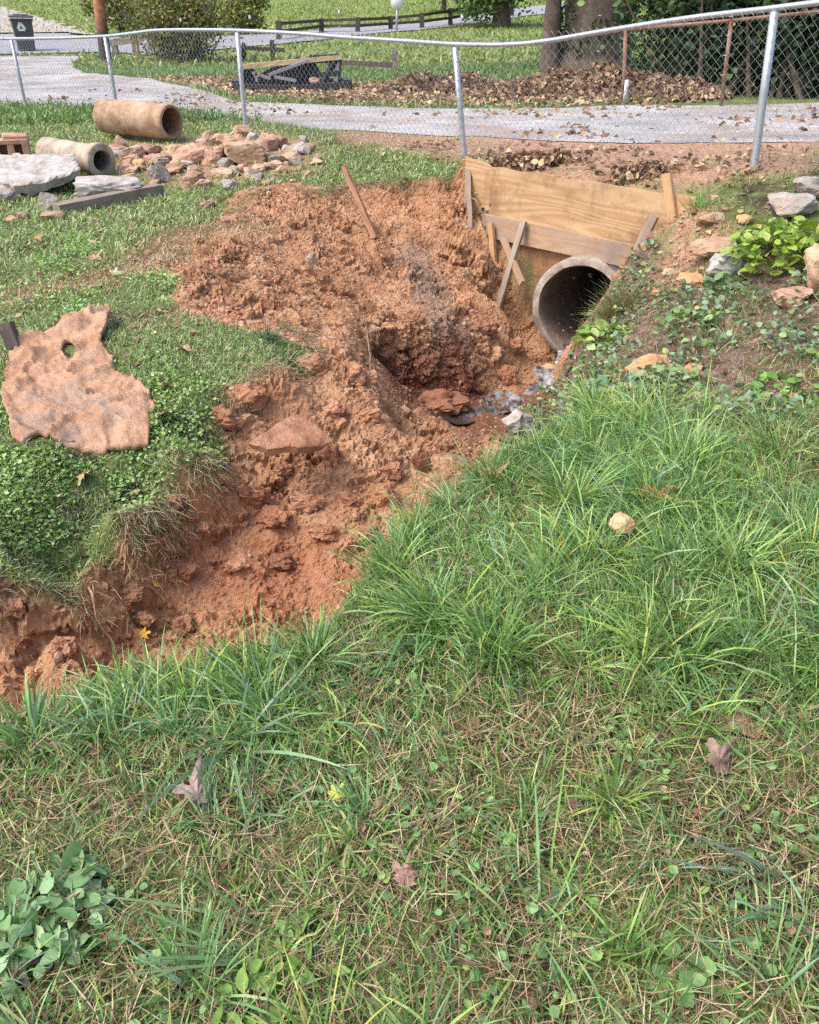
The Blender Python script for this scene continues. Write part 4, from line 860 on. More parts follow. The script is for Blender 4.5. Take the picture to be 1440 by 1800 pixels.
tag(link('clay_crumbs', fast_mesh('clay_crumbs', V, tris=Tq, smooth=False, col=np.concatenate([p[2] for p in pk])), cm), 'loose crumbs of reddish clay over the cut faces and spoil', 'clay crumbs', kind='stuff')
# roots hanging down the cut faces
rootm = stone_mat('root_bark', [(.3, (.22, .13, .08)), (.6, (.42, .30, .20))], 20, 60)
def root(label, pts, r0, r1_, name='root'):
    pts = np.array(pts); k = np.linspace(0, len(pts)-1, 26); c = np.stack([np.interp(k, np.arange(len(pts)), pts[:, i]) for i in range(3)], 1); c = warp(c, .012, 9, len(label))
    V, Fc = tube(c, np.linspace(r0, r1_, 26), 6); tag(obj(name, V, Fc, rootm, smooth=True), label, 'root')
def hz(px, py, dz=.03): q = hit(px, py); d = np.array([0, 0, CAMZ])-q; return q + d/np.linalg.norm(d)*dz
root('thin root hanging down the wet clay wall above the deep hole', [hz(640, 555, .06), hz(648, 600, .12), hz(652, 650, .12), hz(663, 690, .05)], .006, .003)
root('bent brown root hanging down the left cut face', [hz(138, 1005, .05), hz(165, 1048, .07), hz(170, 1085, .06), hz(195, 1120, .05), hz(207, 1155, .03)], .007, .004)
root('pale thin root dangling beside the plywood end', [hz(822, 345, .1), hz(838, 352, .12), hz(848, 372, .1), hz(853, 392, .08)], .006, .003)
root('curved pale root lying across the collapsed ridge', [hz(640, 770, .03), hz(665, 776, .04), hz(685, 770, .04), hz(697, 757, .03)], .007, .004)
# clay-caked sheet on the lawn
sh_px = [(34, 614), (75, 598), (120, 580), (165, 566), (198, 560), (196, 578), (184, 598), (178, 612), (200, 638), (203, 655), (235, 675), (264, 696), (274, 722), (262, 735), (266, 765), (262, 792), (240, 801), (200, 800), (165, 797), (120, 790), (78, 772), (68, 768), (42, 783), (24, 776), (20, 745), (6, 712), (10, 660), (20, 635)]
shp = hits(*sh_px)[:, :2]; hole = np.array([hit(122+13*math.cos(a), 621+15*math.sin(a))[:2] for a in np.linspace(0, 2*PI, 12, endpoint=False)])
st_ = .013; pts = []
for a, b in zip(shp, np.roll(shp, -1, 0)):
    n = max(1, int(np.linalg.norm(b-a)/st_)); pts += [a+(b-a)*k/n for k in range(n)]
pts = np.array(pts); nb = len(pts); pts += np.stack([noise3(np.column_stack([pts*14, np.full(nb, 1.)])), noise3(np.column_stack([pts*14, np.full(nb, 7.)]))], 1)*.009
lo, hi = pts.min(0), pts.max(0); X, Y = np.meshgrid(np.arange(lo[0], hi[0], st_), np.arange(lo[1], hi[1], st_)); ii = pip(pts, X, Y) & ~pip(hole, X, Y)
allp = np.concatenate([pts, hole, np.stack([X[ii], Y[ii]], 1)]); ed = [(k, (k+1) % nb) for k in range(nb)] + [(nb+k, nb+(k+1) % 12) for k in range(12)]
r = delaunay_2d_cdt([Vector(p) for p in allp], ed, [], 1, 1e-4); XY = np.array([v[:] for v in r[0]])
Fa = [tuple(f) for f in r[2] if not pip(hole*.999+hole.mean(0)*.001, XY[list(f)].mean(0)[:1], XY[list(f)].mean(0)[1:])[0]]
y0, y1 = XY[:, 1].min(), XY[:, 1].max(); up = sstep(.52, 1.0, (XY[:, 1]-y0)/(y1-y0)); n = len(XY)
q3 = np.column_stack([XY*4.2, np.full(n, 2.)]); z = H(XY[:, 0], XY[:, 1]) + .018 + up*.06 + np.abs(fbm(q3, 2))*.05 + .03*sstep(.12, 0, np.abs(fbm(q3*.7+5, 2))) + fbm(q3*5, 5, .7)*.011 + (1-up)*fbm(q3*22, 2)*.004
T = np.column_stack([XY, z]); B = T.copy(); B[:, 2] -= .028 + .010*np.abs(fbm(q3*3, 2)); cnt = {}
for f in Fa:
    for a, b in zip(f, f[1:]+f[:1]): cnt[(a, b)] = 1
bd = [(a, b) for (a, b) in cnt if (b, a) not in cnt]
shm = stone_mat('clay_caked_sheet', [(.30, (.30, .155, .09)), (.42, (.33, .19, .115)), (.54, (.42, .255, .165)), (.70, (.50, .345, .25))], 7, 90, .95, .9, .016, ((.27, .22, .19), 4, .6))
tag(obj('sheet', np.concatenate([T, B]), Fa + [tuple(i+n for i in f[::-1]) for f in Fa] + [(b, a, a+n, b+n) for a, b in bd], shm, smooth=True), 'large crumpled clay-caked sheet with a torn hole lying on the left lawn', 'sheet')
# little red and white wrapper by the stream
c = hit(975, 690)+np.array([0, 0, .02]); wr = thing('wrapper', 'small crumpled red and white wrapper lying beside the stream', 'litter', c)
rd_, t_, b_ = mat('red_foil'); b_.inputs['Base Color'].default_value = (.45, .06, .05, 1); wh_, t_, b_ = mat('cream_paper'); b_.inputs['Base Color'].default_value = (.78, .70, .55, 1)
V, Fc = rock((.07, .045, .035), 3, .3, 5, 3); obj('paper', V+c+np.array([-.03, 0, .01]), Fc, wh_, wr); V, Fc = rock((.055, .04, .03), 5, .3, 5, 3); obj('foil', V+c+np.array([.03, 0, .01]), Fc, rd_, wr)

# ------------------------------------------------------------------ stream
def water_mat():
    m, t, b = mat('stream_water'); co = wpos(t); mp = N(t, 'ShaderNodeMapping'); t.links.new(co, mp.inputs[0]); mp.inputs['Rotation'].default_value = (0, 0, .75); mp.inputs['Scale'].default_value = (1, .45, 1)
    n = noise_node(t, mp.outputs[0], 9, 3, .5, 1.2); n2 = noise_node(t, mp.outputs[0], 22, 3, .5, .9)
    a = N(t, 'ShaderNodeAttribute', attribute_name='foam').outputs['Fac']
    f = math_(t, 'MULTIPLY', ramp(t, math_(t, 'ADD', math_(t, 'MULTIPLY', n, .5), math_(t, 'MULTIPLY', n2, .5)), [(.42, 0.), (.68, 1.)]), a)
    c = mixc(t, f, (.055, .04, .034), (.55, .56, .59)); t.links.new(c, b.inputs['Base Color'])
    rr = N(t, 'ShaderNodeMapRange'); rr.inputs['To Min'].default_value = .06; rr.inputs['To Max'].default_value = .6; t.links.new(f, rr.inputs[0]); t.links.new(rr.outputs[0], b.inputs['Roughness'])
    b.inputs['IOR'].default_value = 1.33; bump(t, b, math_(t, 'ADD', n, math_(t, 'MULTIPLY', n2, .6)), .8, .03); return m
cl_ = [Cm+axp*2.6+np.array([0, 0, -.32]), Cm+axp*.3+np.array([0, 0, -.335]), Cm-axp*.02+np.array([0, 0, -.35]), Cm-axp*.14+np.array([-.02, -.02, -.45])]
for px, py, z in ((972, 668, -1.0), (932, 690, -1.0), (875, 712, -1.01), (835, 726, -1.02), (795, 738, -1.04), (765, 746, -1.05), (728, 735, -1.02)): cl_.append(at_z(px, py, z))  # tail points: dark pool added so the hollow looks shaded
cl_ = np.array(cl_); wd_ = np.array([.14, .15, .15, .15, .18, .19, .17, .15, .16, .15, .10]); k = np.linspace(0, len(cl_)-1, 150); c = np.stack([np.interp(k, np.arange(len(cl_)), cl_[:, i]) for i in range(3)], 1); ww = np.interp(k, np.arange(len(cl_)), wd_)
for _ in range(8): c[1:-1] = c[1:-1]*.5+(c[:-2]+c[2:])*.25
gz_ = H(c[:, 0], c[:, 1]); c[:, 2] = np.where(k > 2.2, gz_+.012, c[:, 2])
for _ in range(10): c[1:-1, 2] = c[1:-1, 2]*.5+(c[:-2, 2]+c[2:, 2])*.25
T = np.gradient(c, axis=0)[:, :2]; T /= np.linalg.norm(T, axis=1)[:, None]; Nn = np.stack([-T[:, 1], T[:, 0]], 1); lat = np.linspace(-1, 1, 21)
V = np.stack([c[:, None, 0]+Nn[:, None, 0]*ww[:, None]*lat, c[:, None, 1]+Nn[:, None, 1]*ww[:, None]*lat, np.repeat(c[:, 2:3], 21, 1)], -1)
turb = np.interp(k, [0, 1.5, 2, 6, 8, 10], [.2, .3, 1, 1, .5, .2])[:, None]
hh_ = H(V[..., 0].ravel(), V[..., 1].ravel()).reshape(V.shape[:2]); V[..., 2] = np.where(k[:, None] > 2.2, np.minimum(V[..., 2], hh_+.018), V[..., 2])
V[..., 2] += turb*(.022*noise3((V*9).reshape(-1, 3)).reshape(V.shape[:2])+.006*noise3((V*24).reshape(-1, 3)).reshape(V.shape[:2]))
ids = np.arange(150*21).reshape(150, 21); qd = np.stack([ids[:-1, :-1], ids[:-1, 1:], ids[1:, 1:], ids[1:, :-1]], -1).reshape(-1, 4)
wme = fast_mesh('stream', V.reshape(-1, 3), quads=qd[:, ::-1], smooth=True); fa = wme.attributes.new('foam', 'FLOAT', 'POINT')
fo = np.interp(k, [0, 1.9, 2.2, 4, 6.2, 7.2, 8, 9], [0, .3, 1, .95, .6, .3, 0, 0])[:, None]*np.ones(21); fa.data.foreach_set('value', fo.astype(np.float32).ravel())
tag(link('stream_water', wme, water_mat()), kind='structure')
# ------------------------------------------------------------------ blades and leaves
def blades(root_, head, lean, curl, ln, wd_, col, S=3, twist=None, ground=True, dz=.004):
    """flat tapering blades: root (n,3), heading, first lean from upright, bend along the length, length, width, colour"""
    n = len(root_); hx = np.stack([np.cos(head), np.sin(head), np.zeros(n)], 1); side = np.stack([-np.sin(head), np.cos(head), np.zeros(n)], 1)
    tw = rng.uniform(-.9, .9, n) if twist is None else twist
    p = np.array(root_, float); V = np.empty((n, 2*S+1, 3))
    for k in range(S+1):
        s = k/S
        th = lean + curl*s
        d = hx*np.sin(th)[:, None] + np.array([0, 0, 1.])*np.cos(th)[:, None]
        if k: p = p + d*(ln/S)[:, None]
        if ground and k:
            z = H(p[:, 0], p[:, 1])+dz; p[:, 2] = np.maximum(p[:, 2], z)
        if k < S:
            nr = np.cross(d, side); sd_ = side*np.cos(tw)[:, None] + nr*np.sin(tw)[:, None]
            w_ = wd_*(.75+.5*s if s < .5 else 1.0*(1-(s-.5)*1.3))*.5
            V[:, 2*k] = p - sd_*w_[:, None]; V[:, 2*k+1] = p + sd_*w_[:, None]
        else: V[:, 2*S] = p
    b = (np.arange(n)*(2*S+1))[:, None]
    q = np.concatenate([np.stack([b[:, 0]+2*k, b[:, 0]+2*k+1, b[:, 0]+2*k+3, b[:, 0]+2*k+2], 1) for k in range(S-1)]) if S > 1 else np.zeros((0, 4), int)
    t = np.stack([b[:, 0]+2*S-2, b[:, 0]+2*S-1, b[:, 0]+2*S], 1)
    return V.reshape(-1, 3), q, t, np.repeat(col, 2*S+1, 0)
def pack(parts):
    V, Q, T, C, o = [], [], [], [], 0
    for v, q, t, c in parts:
        V.append(v); Q.append(np.asarray(q).reshape(-1, 4)+o); T.append(np.asarray(t).reshape(-1, 3)+o); C.append(c); o += len(v)
    return np.concatenate(V), np.concatenate(Q), np.concatenate(T), np.concatenate(C)
def build(name, parts, m, smooth=False, parent=None, base=None):
    V, Q, T, C = pack(parts)
    off = np.array(parent.location) if parent is not None else np.array(base if base is not None else (0, 0, 0), float)
    return link(name, fast_mesh(name, V-off, Q if len(Q) else None, T if len(T) else None, smooth, C), m, parent, None if parent is not None else off)
def leafset(P, size, nrm_j, col, fold=.25, long=1.3, n_out=6, drape_=None, head=None, tilt=None):
    """leaf-sized faces: folded ovals at P, size per leaf; tilt about a random axis"""
    n = len(P); size = np.broadcast_to(size, (n,)); a = rng.uniform(0, 6.283, n) if head is None else head
    outline = np.array([(0, 0, 0), (.22, .34, 1), (.55, .42, 1), (.85, .22, 1), (1.0, 0, 0), (.85, -.22, 1), (.55, -.42, 1), (.22, -.34, 1)])
    L_ = outline.copy(); L_[:, 0] = (L_[:, 0]-.5)*long
    V = np.stack([np.broadcast_to(L_[:, 0], (n, 8))*size[:, None], np.broadcast_to(L_[:, 1], (n, 8))*size[:, None], np.abs(L_[None, :, 1])*rng.uniform(-fold, fold*2, (n, 1))*size[:, None] - (L_[None, :, 0]**2)*size[:, None]*rng.uniform(-.2, .5, (n, 1))], -1)
    tl = rng.normal(0, nrm_j, n) if tilt is None else tilt; rl = rng.normal(0, nrm_j, n)
    def rot(V, i, j, an): c, s = np.cos(an)[:, None], np.sin(an)[:, None]; x, y = V[..., i].copy(), V[..., j].copy(); V[..., i] = x*c-y*s; V[..., j] = x*s+y*c
    rot(V, 0, 2, tl); rot(V, 1, 2, rl); rot(V, 0, 1, a)
    V = V + P[:, None]
    b = np.arange(n)[:, None]*8
    Q = np.concatenate([b+np.array([[0, 1, 2, 4]]), b+np.array([[0, 4, 6, 7]])]); T = np.concatenate([b+np.array([[2, 3, 4]]), b+np.array([[4, 5, 6]])])
    return V.reshape(-1, 3), Q, T, np.repeat(col, 8, 0)
def pal(n, cols, wts, j=.14):
    c = np.array(cols)[rng.choice(len(cols), n, p=np.array(wts)/sum(wts))]; return c*rng.uniform(1-j, 1+j, (n, 1))*rng.uniform(.95, 1.05, (n, 3))
G1, G2, G3, G4 = (.085, .185, .04), (.16, .31, .07), (.16, .285, .12), (.26, .41, .11)
YG, ST, BR, RB_ = (.35, .41, .12), (.46, .36, .235), (.22, .14, .09), (.36, .21, .14)
grass_m = tint_mat('grass_blade', .42, .22, .5, .14); straw_m = tint_mat('dry_straw', .8, .15, .2, .15); leaf_m = tint_mat('green_leaf', .5, .22, .4, .16, 60); dryleaf_m = tint_mat('dry_leaf', .75, .12, .25, .22, 45)
def scatter(n, ylo, yhi, dens=None, xm=1.2, xs=.62, xoff=0.0, pw=1.0):
    """n points on the ground inside the widening strip the view takes in, with a margin to the sides"""
    out = []; tot = 0
    for _ in range(60):
        y = ylo+(yhi-ylo)*rng.uniform(size=n*2)**pw; x = rng.uniform(-1, 1, n*2)*(yhi*xs+xm)+xoff; m = np.abs(x-xoff) < y*xs+xm
        x, y = x[m], y[m]
        ua_ = (x-MC[0])*MA[0]+(y-MC[1])*MA[1]; la_ = (x-MC[0])*-MA[1]+(y-MC[1])*MA[0]; m = ~((np.abs(la_) < .46) & (ua_ > -.45) & (ua_ < .22)); x, y = x[m], y[m]
        if dens is not None: m = rng.uniform(size=len(x)) < dens(x, y); x, y = x[m], y[m]
        out.append(np.stack([x, y], 1)); tot += len(x)
        if tot >= n: break
    XY = np.concatenate(out)[:n]; return np.column_stack([XY, H(XY[:, 0], XY[:, 1])])
def B_(A, x, y): return np.where((x > RX0) & (x < RX1) & (y > RY0) & (y < RY1), bil(A, x, y), 0)
NEARP = np.concatenate([LIP_N[:, :2]+np.array([.05, -.03]), hits((1030, 730), (1150, 735), (1300, 740), (1900, 740))[:, :2], [[5, -1], [-5, -1]]])
thatch_f = lambda x, y: np.clip(.92*sstep(2.0, 1.35, y+.35*fbm2(x, y, 1.3, 2, 41.)) + .55*sstep(.05, .4, fbm2(x, y, 1.7, 3, 51.)), 0, 1)
rightdry = lambda x, y: sstep(1.15, 1.6, x)*sstep(2.5, 2.9, y)
innear = lambda x, y: pip(NEARP, x, y)
inpit_f = lambda x, y: B_(PITB, x, y)
# 1 thatch: old brown stems lying every way
p = scatter(47000, .45, 3.9, lambda x, y: innear(x, y)*np.clip(.22+.8*thatch_f(x, y)+.6*rightdry(x, y), 0, 1)*(y < 3.9)); n = len(p)
p[:, 2] += rng.uniform(0, .03, n)
build_near = [blades(p, rng.uniform(0, 6.28, n), rng.uniform(.9, 1.7, n), rng.normal(0, .5, n), rng.uniform(.03, .11, n), rng.uniform(.0012, .0030, n), pal(n, [ST, BR, RB_, (.55, .45, .30), (.16, .10, .06), (.30, .29, .12)], [3, 3, 1.6, 1.2, 2, 1.6]), 3)]
tag(build('dry_thatch', build_near, straw_m), 'brown dead grass stems matted on the ground in front', 'dry grass', kind='stuff')
# 2 the green of the near bank
parts = []
def flow(x, y): return 2.6 + 1.6*fbm2(x, y, .9, 2, 61.)
p = scatter(85000, .45, 3.9, lambda x, y: innear(x, y)*np.clip(1.05-.66*thatch_f(x, y)-.6*rightdry(x, y), .08, 1)); n = len(p)
tf = thatch_f(p[:, 0], p[:, 1])
parts.append(blades(p, flow(p[:, 0], p[:, 1])+rng.normal(0, 1.5, n), rng.uniform(.1, .9, n), rng.uniform(.1, 1.3, n), rng.uniform(.035, .13, n)*(1-.35*tf), rng.uniform(.0022, .0052, n), pal(n, [G1, G2, G3, G4, YG, ST], [3, 4, 2.5, 2.6, 1.6, .7]), 3))
# long arching blades in clumps
ncl = 430; pc = scatter(ncl, .7, 3.8, lambda x, y: innear(x, y)*np.clip(1.0-.80*thatch_f(x, y)-.7*rightdry(x, y), .05, 1)); per = rng.integers(14, 60, ncl); ci = np.repeat(np.arange(ncl), per); n = len(ci)
crad = rng.uniform(.02, .07, ncl); p = pc[ci].copy(); an = rng.uniform(0, 6.28, n); rr = np.abs(rng.normal(0, 1, n)); p[:, 0] += np.cos(an)*rr*crad[ci]; p[:, 1] += np.sin(an)*rr*crad[ci]; p[:, 2] = H(p[:, 0], p[:, 1])
cl_len = rng.uniform(.08, .28, ncl)*np.clip(1.1-.5*thatch_f(pc[:, 0], pc[:, 1]), .5, 1)*(1-.5*sstep(.2, -.4, pc[:, 0])*sstep(.25, .7, bil(blur(pitm, 6), pc[:, 0], pc[:, 1]*1.0+.15))); hue = rng.integers(0, 3, ncl)
colc = pal(n, [G1, G2, G3, G4, YG], [2.5, 4, 2.5, 2.4, 1])*np.array([(1, 1, 1), (.9, .97, 1.35), (1.2, 1.08, .8)])[hue[ci]]
hd = np.where(rng.uniform(size=n) < .6, an, flow(p[:, 0], p[:, 1])+rng.normal(0, .5, n))
keep = inpit_f(p[:, 0], p[:, 1]) < .6
parts.append(blades(p[keep], hd[keep], rng.uniform(.05, .65, n)[keep], rng.uniform(.3, 2.0, n)[keep], (cl_len[ci]*rng.uniform(.6, 1.25, n))[keep], rng.uniform(.0028, .0062, n)[keep], colc[keep], 5))
tag(build('long_grass', parts, grass_m), 'long green grass in clumps over the near bank', 'grass', kind='stuff')
# the strongest tufts are things one can point at
def tuft(px, py, nb, ln, sp, label, cols=(G1, G2, G3, G4), wts=(2, 4, 2, 2.5), wd=(.003, .006), lean=(.05, .7), curl=(.2, 1.6), r=.05, name='grass_tuft', cat='grass tuft', m=None, head=None, hsd=.6, up_=0):
    c = hit(px, py); an = rng.uniform(0, 6.28, nb); rr = np.abs(rng.normal(0, 1, nb))*r; P_ = np.stack([c[0]+np.cos(an)*rr, c[1]+np.sin(an)*rr, np.zeros(nb)], 1); P_[:, 2] = H(P_[:, 0], P_[:, 1])+up_
    hd_ = np.where(rng.uniform(size=nb) < .55, an, rng.uniform(0, 6.28)+rng.normal(0, .9, nb)) if head is None else head+rng.normal(0, hsd, nb)
    return tag(build(name, [blades(P_, hd_, rng.uniform(*lean, nb), rng.uniform(*curl, nb), ln*rng.uniform(.3, 1.12, nb), rng.uniform(*wd, nb), pal(nb, cols, wts), 6)], m or grass_m, base=c), label, cat)
tuft(1205, 830, 150, .30, 1, 'tall bushy grass tuft standing alone below the creeping leaves on the right', (G1, G2, G4), (2, 4, 3))
tuft(1010, 890, 150, .28, 1, 'broad bright grass tuft left of the brown curled leaf', (G2, G4, YG), (4, 3, 1))
tuft(870, 1160, 170, .24, 1, 'upright green tuft in the middle of the near bank', (G1, G2, G4), (2, 4, 2))
tuft(405, 1320, 45, .34, 1, 'tuft of very long arching blue-green blades in front of the red corner', (G3, (.10, .20, .12)), (1, 1), (.005, .009), (.05, 1.0), (.3, 1.6), .04)
tuft(385, 1165, 12, .28, 1, 'few tall single blades standing against the red clay', (G2, YG), (1, 1), (.004, .007), (.0, .45), (.1, .6), .06)
tuft(60, 1310, 90, .18, 1, 'thick tuft of wide bluish blades at the left edge', (G3, G2), (2, 2), (.005, .009), (.1, .7), (.2, 1.4), .05)
tuft(180, 1300, 80, .16, 1, 'tuft of wide pale blades at the lip right of the edge tuft', (G3, G2, (.17, .27, .17)), (2, 2, 2), (.004, .008), (.1, .8), (.2, 1.4), .06)
tuft(1300, 1000, 120, .22, 1, 'yellow-green upright tuft right of the peach-coloured stone', (YG, G4, G2), (2, 3, 2))
tuft(1105, 1680, 70, .17, 1, 'narrow fan of upright blades low at the right in front', (G2, G4), (3, 2), (.003, .005), (.0, .5), (.1, .7), .03)
tuft(1420, 990, 100, .22, 1, 'yellowish tuft at the right edge of the near bank', (YG, G4, G2), (2, 3, 2))
tuft(560, 1160, 110, .16, 1, 'tuft hanging over the lip where the red floor ends', (G1, G3, G2), (2, 2, 2))
tuft(690, 1010, 130, .26, 1, 'tuft on the lip below the small tan stone', (G2, G4, G3), (3, 2, 2))
tuft(455, 1690, 18, .36, 1, 'long pale blades fanning to the left at the bottom', (G3, (.19, .28, .13), YG), (2, 2, 1), (.005, .009), (.6, 1.2), (.2, .6), .03, head=PI*1.1, hsd=.35)
tuft(1390, 1610, 16, .36, 1, 'long bluish blades sweeping in from the right edge', (G3, (.14, .22, .15)), (2, 2), (.005, .009), (.5, 1.1), (.3, .8), .05, head=PI*1.05, hsd=.4)
tuft(950, 1640, 16, .30, 1, 'pale single blades crossing the brown thatch', (G3, G4), (2, 2), (.004, .007), (.7, 1.2), (.2, .5), .04)
tuft(470, 600, 90, .15, 1, 'dark green tuft on the grassy tongue beside the spoil', ((.05, .11, .05), (.075, .15, .07)), (1, 1), (.004, .007), r=.03)
tuft(505, 640, 120, .16, 1, 'tuft of drooping grass at the end of the grassy tongue', (G1, (.24, .24, .11), ST), (2, 2, 1), (.003, .005), (.3, .9), (.6, 1.8))
tuft(600, 300, 60, .16, 1, 'grey-green tuft at the top of the clay-stained stake', ((.12, .18, .09), (.20, .24, .13)), (1, 1))
tuft(1230, 365, 90, .14, 1, 'small green tuft on the bank right of the plywood', (G1, G2), (1, 1))
dry1 = ((.17, .17, .06), (.24, .21, .09), (.11, .13, .04)); tuft(1092, 548, 420, .30, 1, 'bushy olive-brown dry tuft leaning over the right side of the culvert', dry1, (1, 1, 1), (.002, .004), (.1, 1.2), (.1, 1.0), .10, up_=.0)
tuft(1078, 562, 160, .24, 1, 'wiry brown tuft drooping across the culvert mouth', dry1, (1, 1, 1), (.002, .003), (.3, 1.3), (.4, 1.3), .035, head=PI, hsd=.7)
# 3 the left lawn
lawn_ok = lambda x, y: (1-np.clip(B_(SOILM, x, y)*1.3+B_(DRYM, x, y)*.95+B_(VERGEM, x, y)*.9, 0, 1))*(~pip(np.concatenate([LIP_N[:, :2], [[1, 5], [6, 5], [6, -2], [-8, -2]]]), x, y))*(x < 1.0)
patchy = lambda x, y: np.clip(.75+.9*fbm2(x, y, 1.2, 3, 71.), .12, 1)
shp_ok = lambda x, y: ~pip(shp, x, y)
parts = []
p = scatter(95000, 2.6, 6.2, lambda x, y: lawn_ok(x, y)*patchy(x, y)*shp_ok(x, y)); n = len(p)
LG = [(.14, .225, .065), (.22, .33, .10), (.29, .40, .13), (.26, .34, .18), (.37, .40, .17), (.48, .41, .27)]
parts.append(blades(p, rng.uniform(0, 6.28, n), rng.uniform(.1, 1.2, n), rng.uniform(0, 1.2, n), rng.uniform(.02, .065, n), rng.uniform(.003, .006, n), pal(n, LG, [2, 4, 3, 1.8, 1.6, 1.8]), 2))
p = scatter(110000, 6, 17, lambda x, y: lawn_ok(x, y)*patchy(x, y)*(~pip(DRIVE, x, y)), pw=1.15); n = len(p)
parts.append(blades(p, rng.uniform(0, 6.28, n), rng.uniform(.1, 1.1, n), rng.uniform(0, 1.1, n), rng.uniform(.03, .085, n), rng.uniform(.006, .012, n), pal(n, LG, [1.6, 4, 3, 2.2, 1.8, 2]), 2))
tag(build('lawn_grass', parts, grass_m), 'short patchy lawn grass left of the hole', 'grass', kind='stuff')
p = scatter(13000, 2.6, 7.0, lambda x, y: lawn_ok(x, y)*shp_ok(x, y)*sstep(.0, .3, fbm2(x, y, 1.1, 3, 81.))); n = len(p); p[:, 2] += rng.uniform(.012, .045, n)
cp_ = hits((-60, 800), (250, 812), (200, 895), (95, 970), (-60, 1000)); p2_ = scatter(3000, 2.6, 4.2, lambda x, y: pip(cp_, x, y)*(fbm2(x, y, 2.5, 3, 85.) > -.2), xoff=-.8); p2_[:, 2] += rng.uniform(.008, .035, len(p2_)); p = np.concatenate([p, p2_]); n = len(p)
tag(build('clover', [leafset(p, rng.uniform(.007, .024, n), .6, pal(n, [(.22, .36, .10), (.30, .46, .14), (.36, .48, .23), (.17, .28, .09)], [2, 3, 2, 1]))], leaf_m), 'patches of small clover leaves in the left lawn', 'clover', kind='stuff')
# dry fringe and hair roots hanging over the cut lips
parts = []
for line, nb, sgn in ((LIP_L, 9000, 1), (LIP_R+np.array([.04, 0, 0]), 2600, 1), (LIP_B, 5200, 1), (np.array([at_z(*q) for q in [(400, 735, -.25), (470, 690, -.25), (540, 650, -.24), (560, 605, -.2), (480, 560, -.1)]]), 3000, 1)):
    k = rng.uniform(0, len(line)-1, nb); P_ = np.stack([np.interp(k, np.arange(len(line)), line[:, i]) for i in range(3)], 1); P_[:, :2] += rng.normal(0, .045, (nb, 2)); P_[:, 2] = H(P_[:, 0], P_[:, 1])+.012
    q1 = fbm2(P_[:, 0], P_[:, 1], 3.0, 2, 91.); m_ = rng.uniform(size=nb) < sstep(-.4, .3, q1); P_ = P_[m_]; nb = len(P_)
    parts.append(blades(P_, rng.normal(-1.2, .9, nb), rng.uniform(.6, 1.8, nb), rng.uniform(.2, 1.6, nb), rng.uniform(.04, .13, nb), rng.uniform(.0015, .0035, nb), pal(nb, [ST, BR, (.30, .27, .13), (.42, .36, .24), (.16, .20, .07)], [3, 2.5, 2, 2, 1.6]), 4))
p = scatter(9000, 2.6, 9, lambda x, y: np.clip(B_(DRYM, x, y)*1.2, 0, 1)); n = len(p)
parts.append(blades(p, rng.uniform(0, 6.28, n), rng.uniform(.8, 1.7, n), rng.normal(0, .4, n), rng.uniform(.03, .09, n), rng.uniform(.003, .007, n), pal(n, [ST, BR, RB_, (.55, .43, .28)], [3, 2, 2, 2]), 2))
tag(build('dry_fringe', parts, straw_m), 'dry grass fringe and fine roots over the broken lips of the hole', 'dry grass', kind='stuff')
# 4 right bank: ivy, dry stems, sparse grass
bankp = hits((1085, 500), (1180, 520), (1290, 500), (1440, 500), (1900, 500), (1900, 760), (1300, 760), (1150, 740), (1010, 735), (1035, 650), (1050, 590))
ivy_d = lambda x, y: np.maximum(pip(bankp, x, y)*sstep(-.22, .30, fbm2(x, y, 1.9, 3, 101.)+.10), .85*B_(BANKEDGE, x, y))
p = scatter(4600, 3.0, 6.6, ivy_d, xoff=.8); n = len(p); p[:, 2] += rng.uniform(.01, .09, n)
IV = [(.13, .21, .11), (.19, .28, .16), (.27, .36, .24), (.22, .34, .10), (.36, .43, .15), (.08, .13, .065)]
tag(build('ivy', [leafset(p, rng.uniform(.018, .048, n), .55, pal(n, IV, [3, 3, 2, 1.5, .9, 2]), .3, 1.1)], leaf_m), 'low creeping ivy leaves over the right bank', 'ivy', kind='stuff')
p = scatter(16000, 2.7, 7.2, lambda x, y: (np.maximum(pip(bankp, x, y)*1.0, .35*(x > 1.2))*(1-inpit_f(x, y)*(1-B_(BANKEDGE, x, y)))*(x > .9)*~innear(x, y)), xoff=.8); n = len(p); p[:, 2] += rng.uniform(0, .03, n)
parts = [blades(p, rng.uniform(0, 6.28, n), rng.uniform(.8, 1.7, n), rng.normal(0, .5, n), rng.uniform(.03, .12, n), rng.uniform(.0015, .004, n), pal(n, [ST, BR, RB_, (.16, .10, .065), (.48, .40, .28)], [2, 3, 2, 2.4, 1.2]), 3)]
tag(build('dry_stems', parts, straw_m), 'dead brown stems and twigs on the right bank', 'dry stems', kind='stuff')
p = scatter(9000, 2.6, 7.4, lambda x, y: (np.clip(rightdry(x, y)*.6+.5*pip(bankp, x, y)+.35*(y > 5.5), 0, 1)*(x > 1.0)*(1-inpit_f(x, y))*sstep(-.1, .4, fbm2(x, y, 2.2, 2, 111.))), xoff=.8); n = len(p)
tag(build('bank_grass', [blades(p, rng.uniform(0, 6.28, n), rng.uniform(.1, .9, n), rng.uniform(.1, 1.2, n), rng.uniform(.04, .14, n), rng.uniform(.002, .005, n), pal(n, [G1, G2, YG, ST], [2, 3, 2, 1]), 3)], grass_m), 'sparse thin grass among the stones of the right bank', 'grass', kind='stuff')
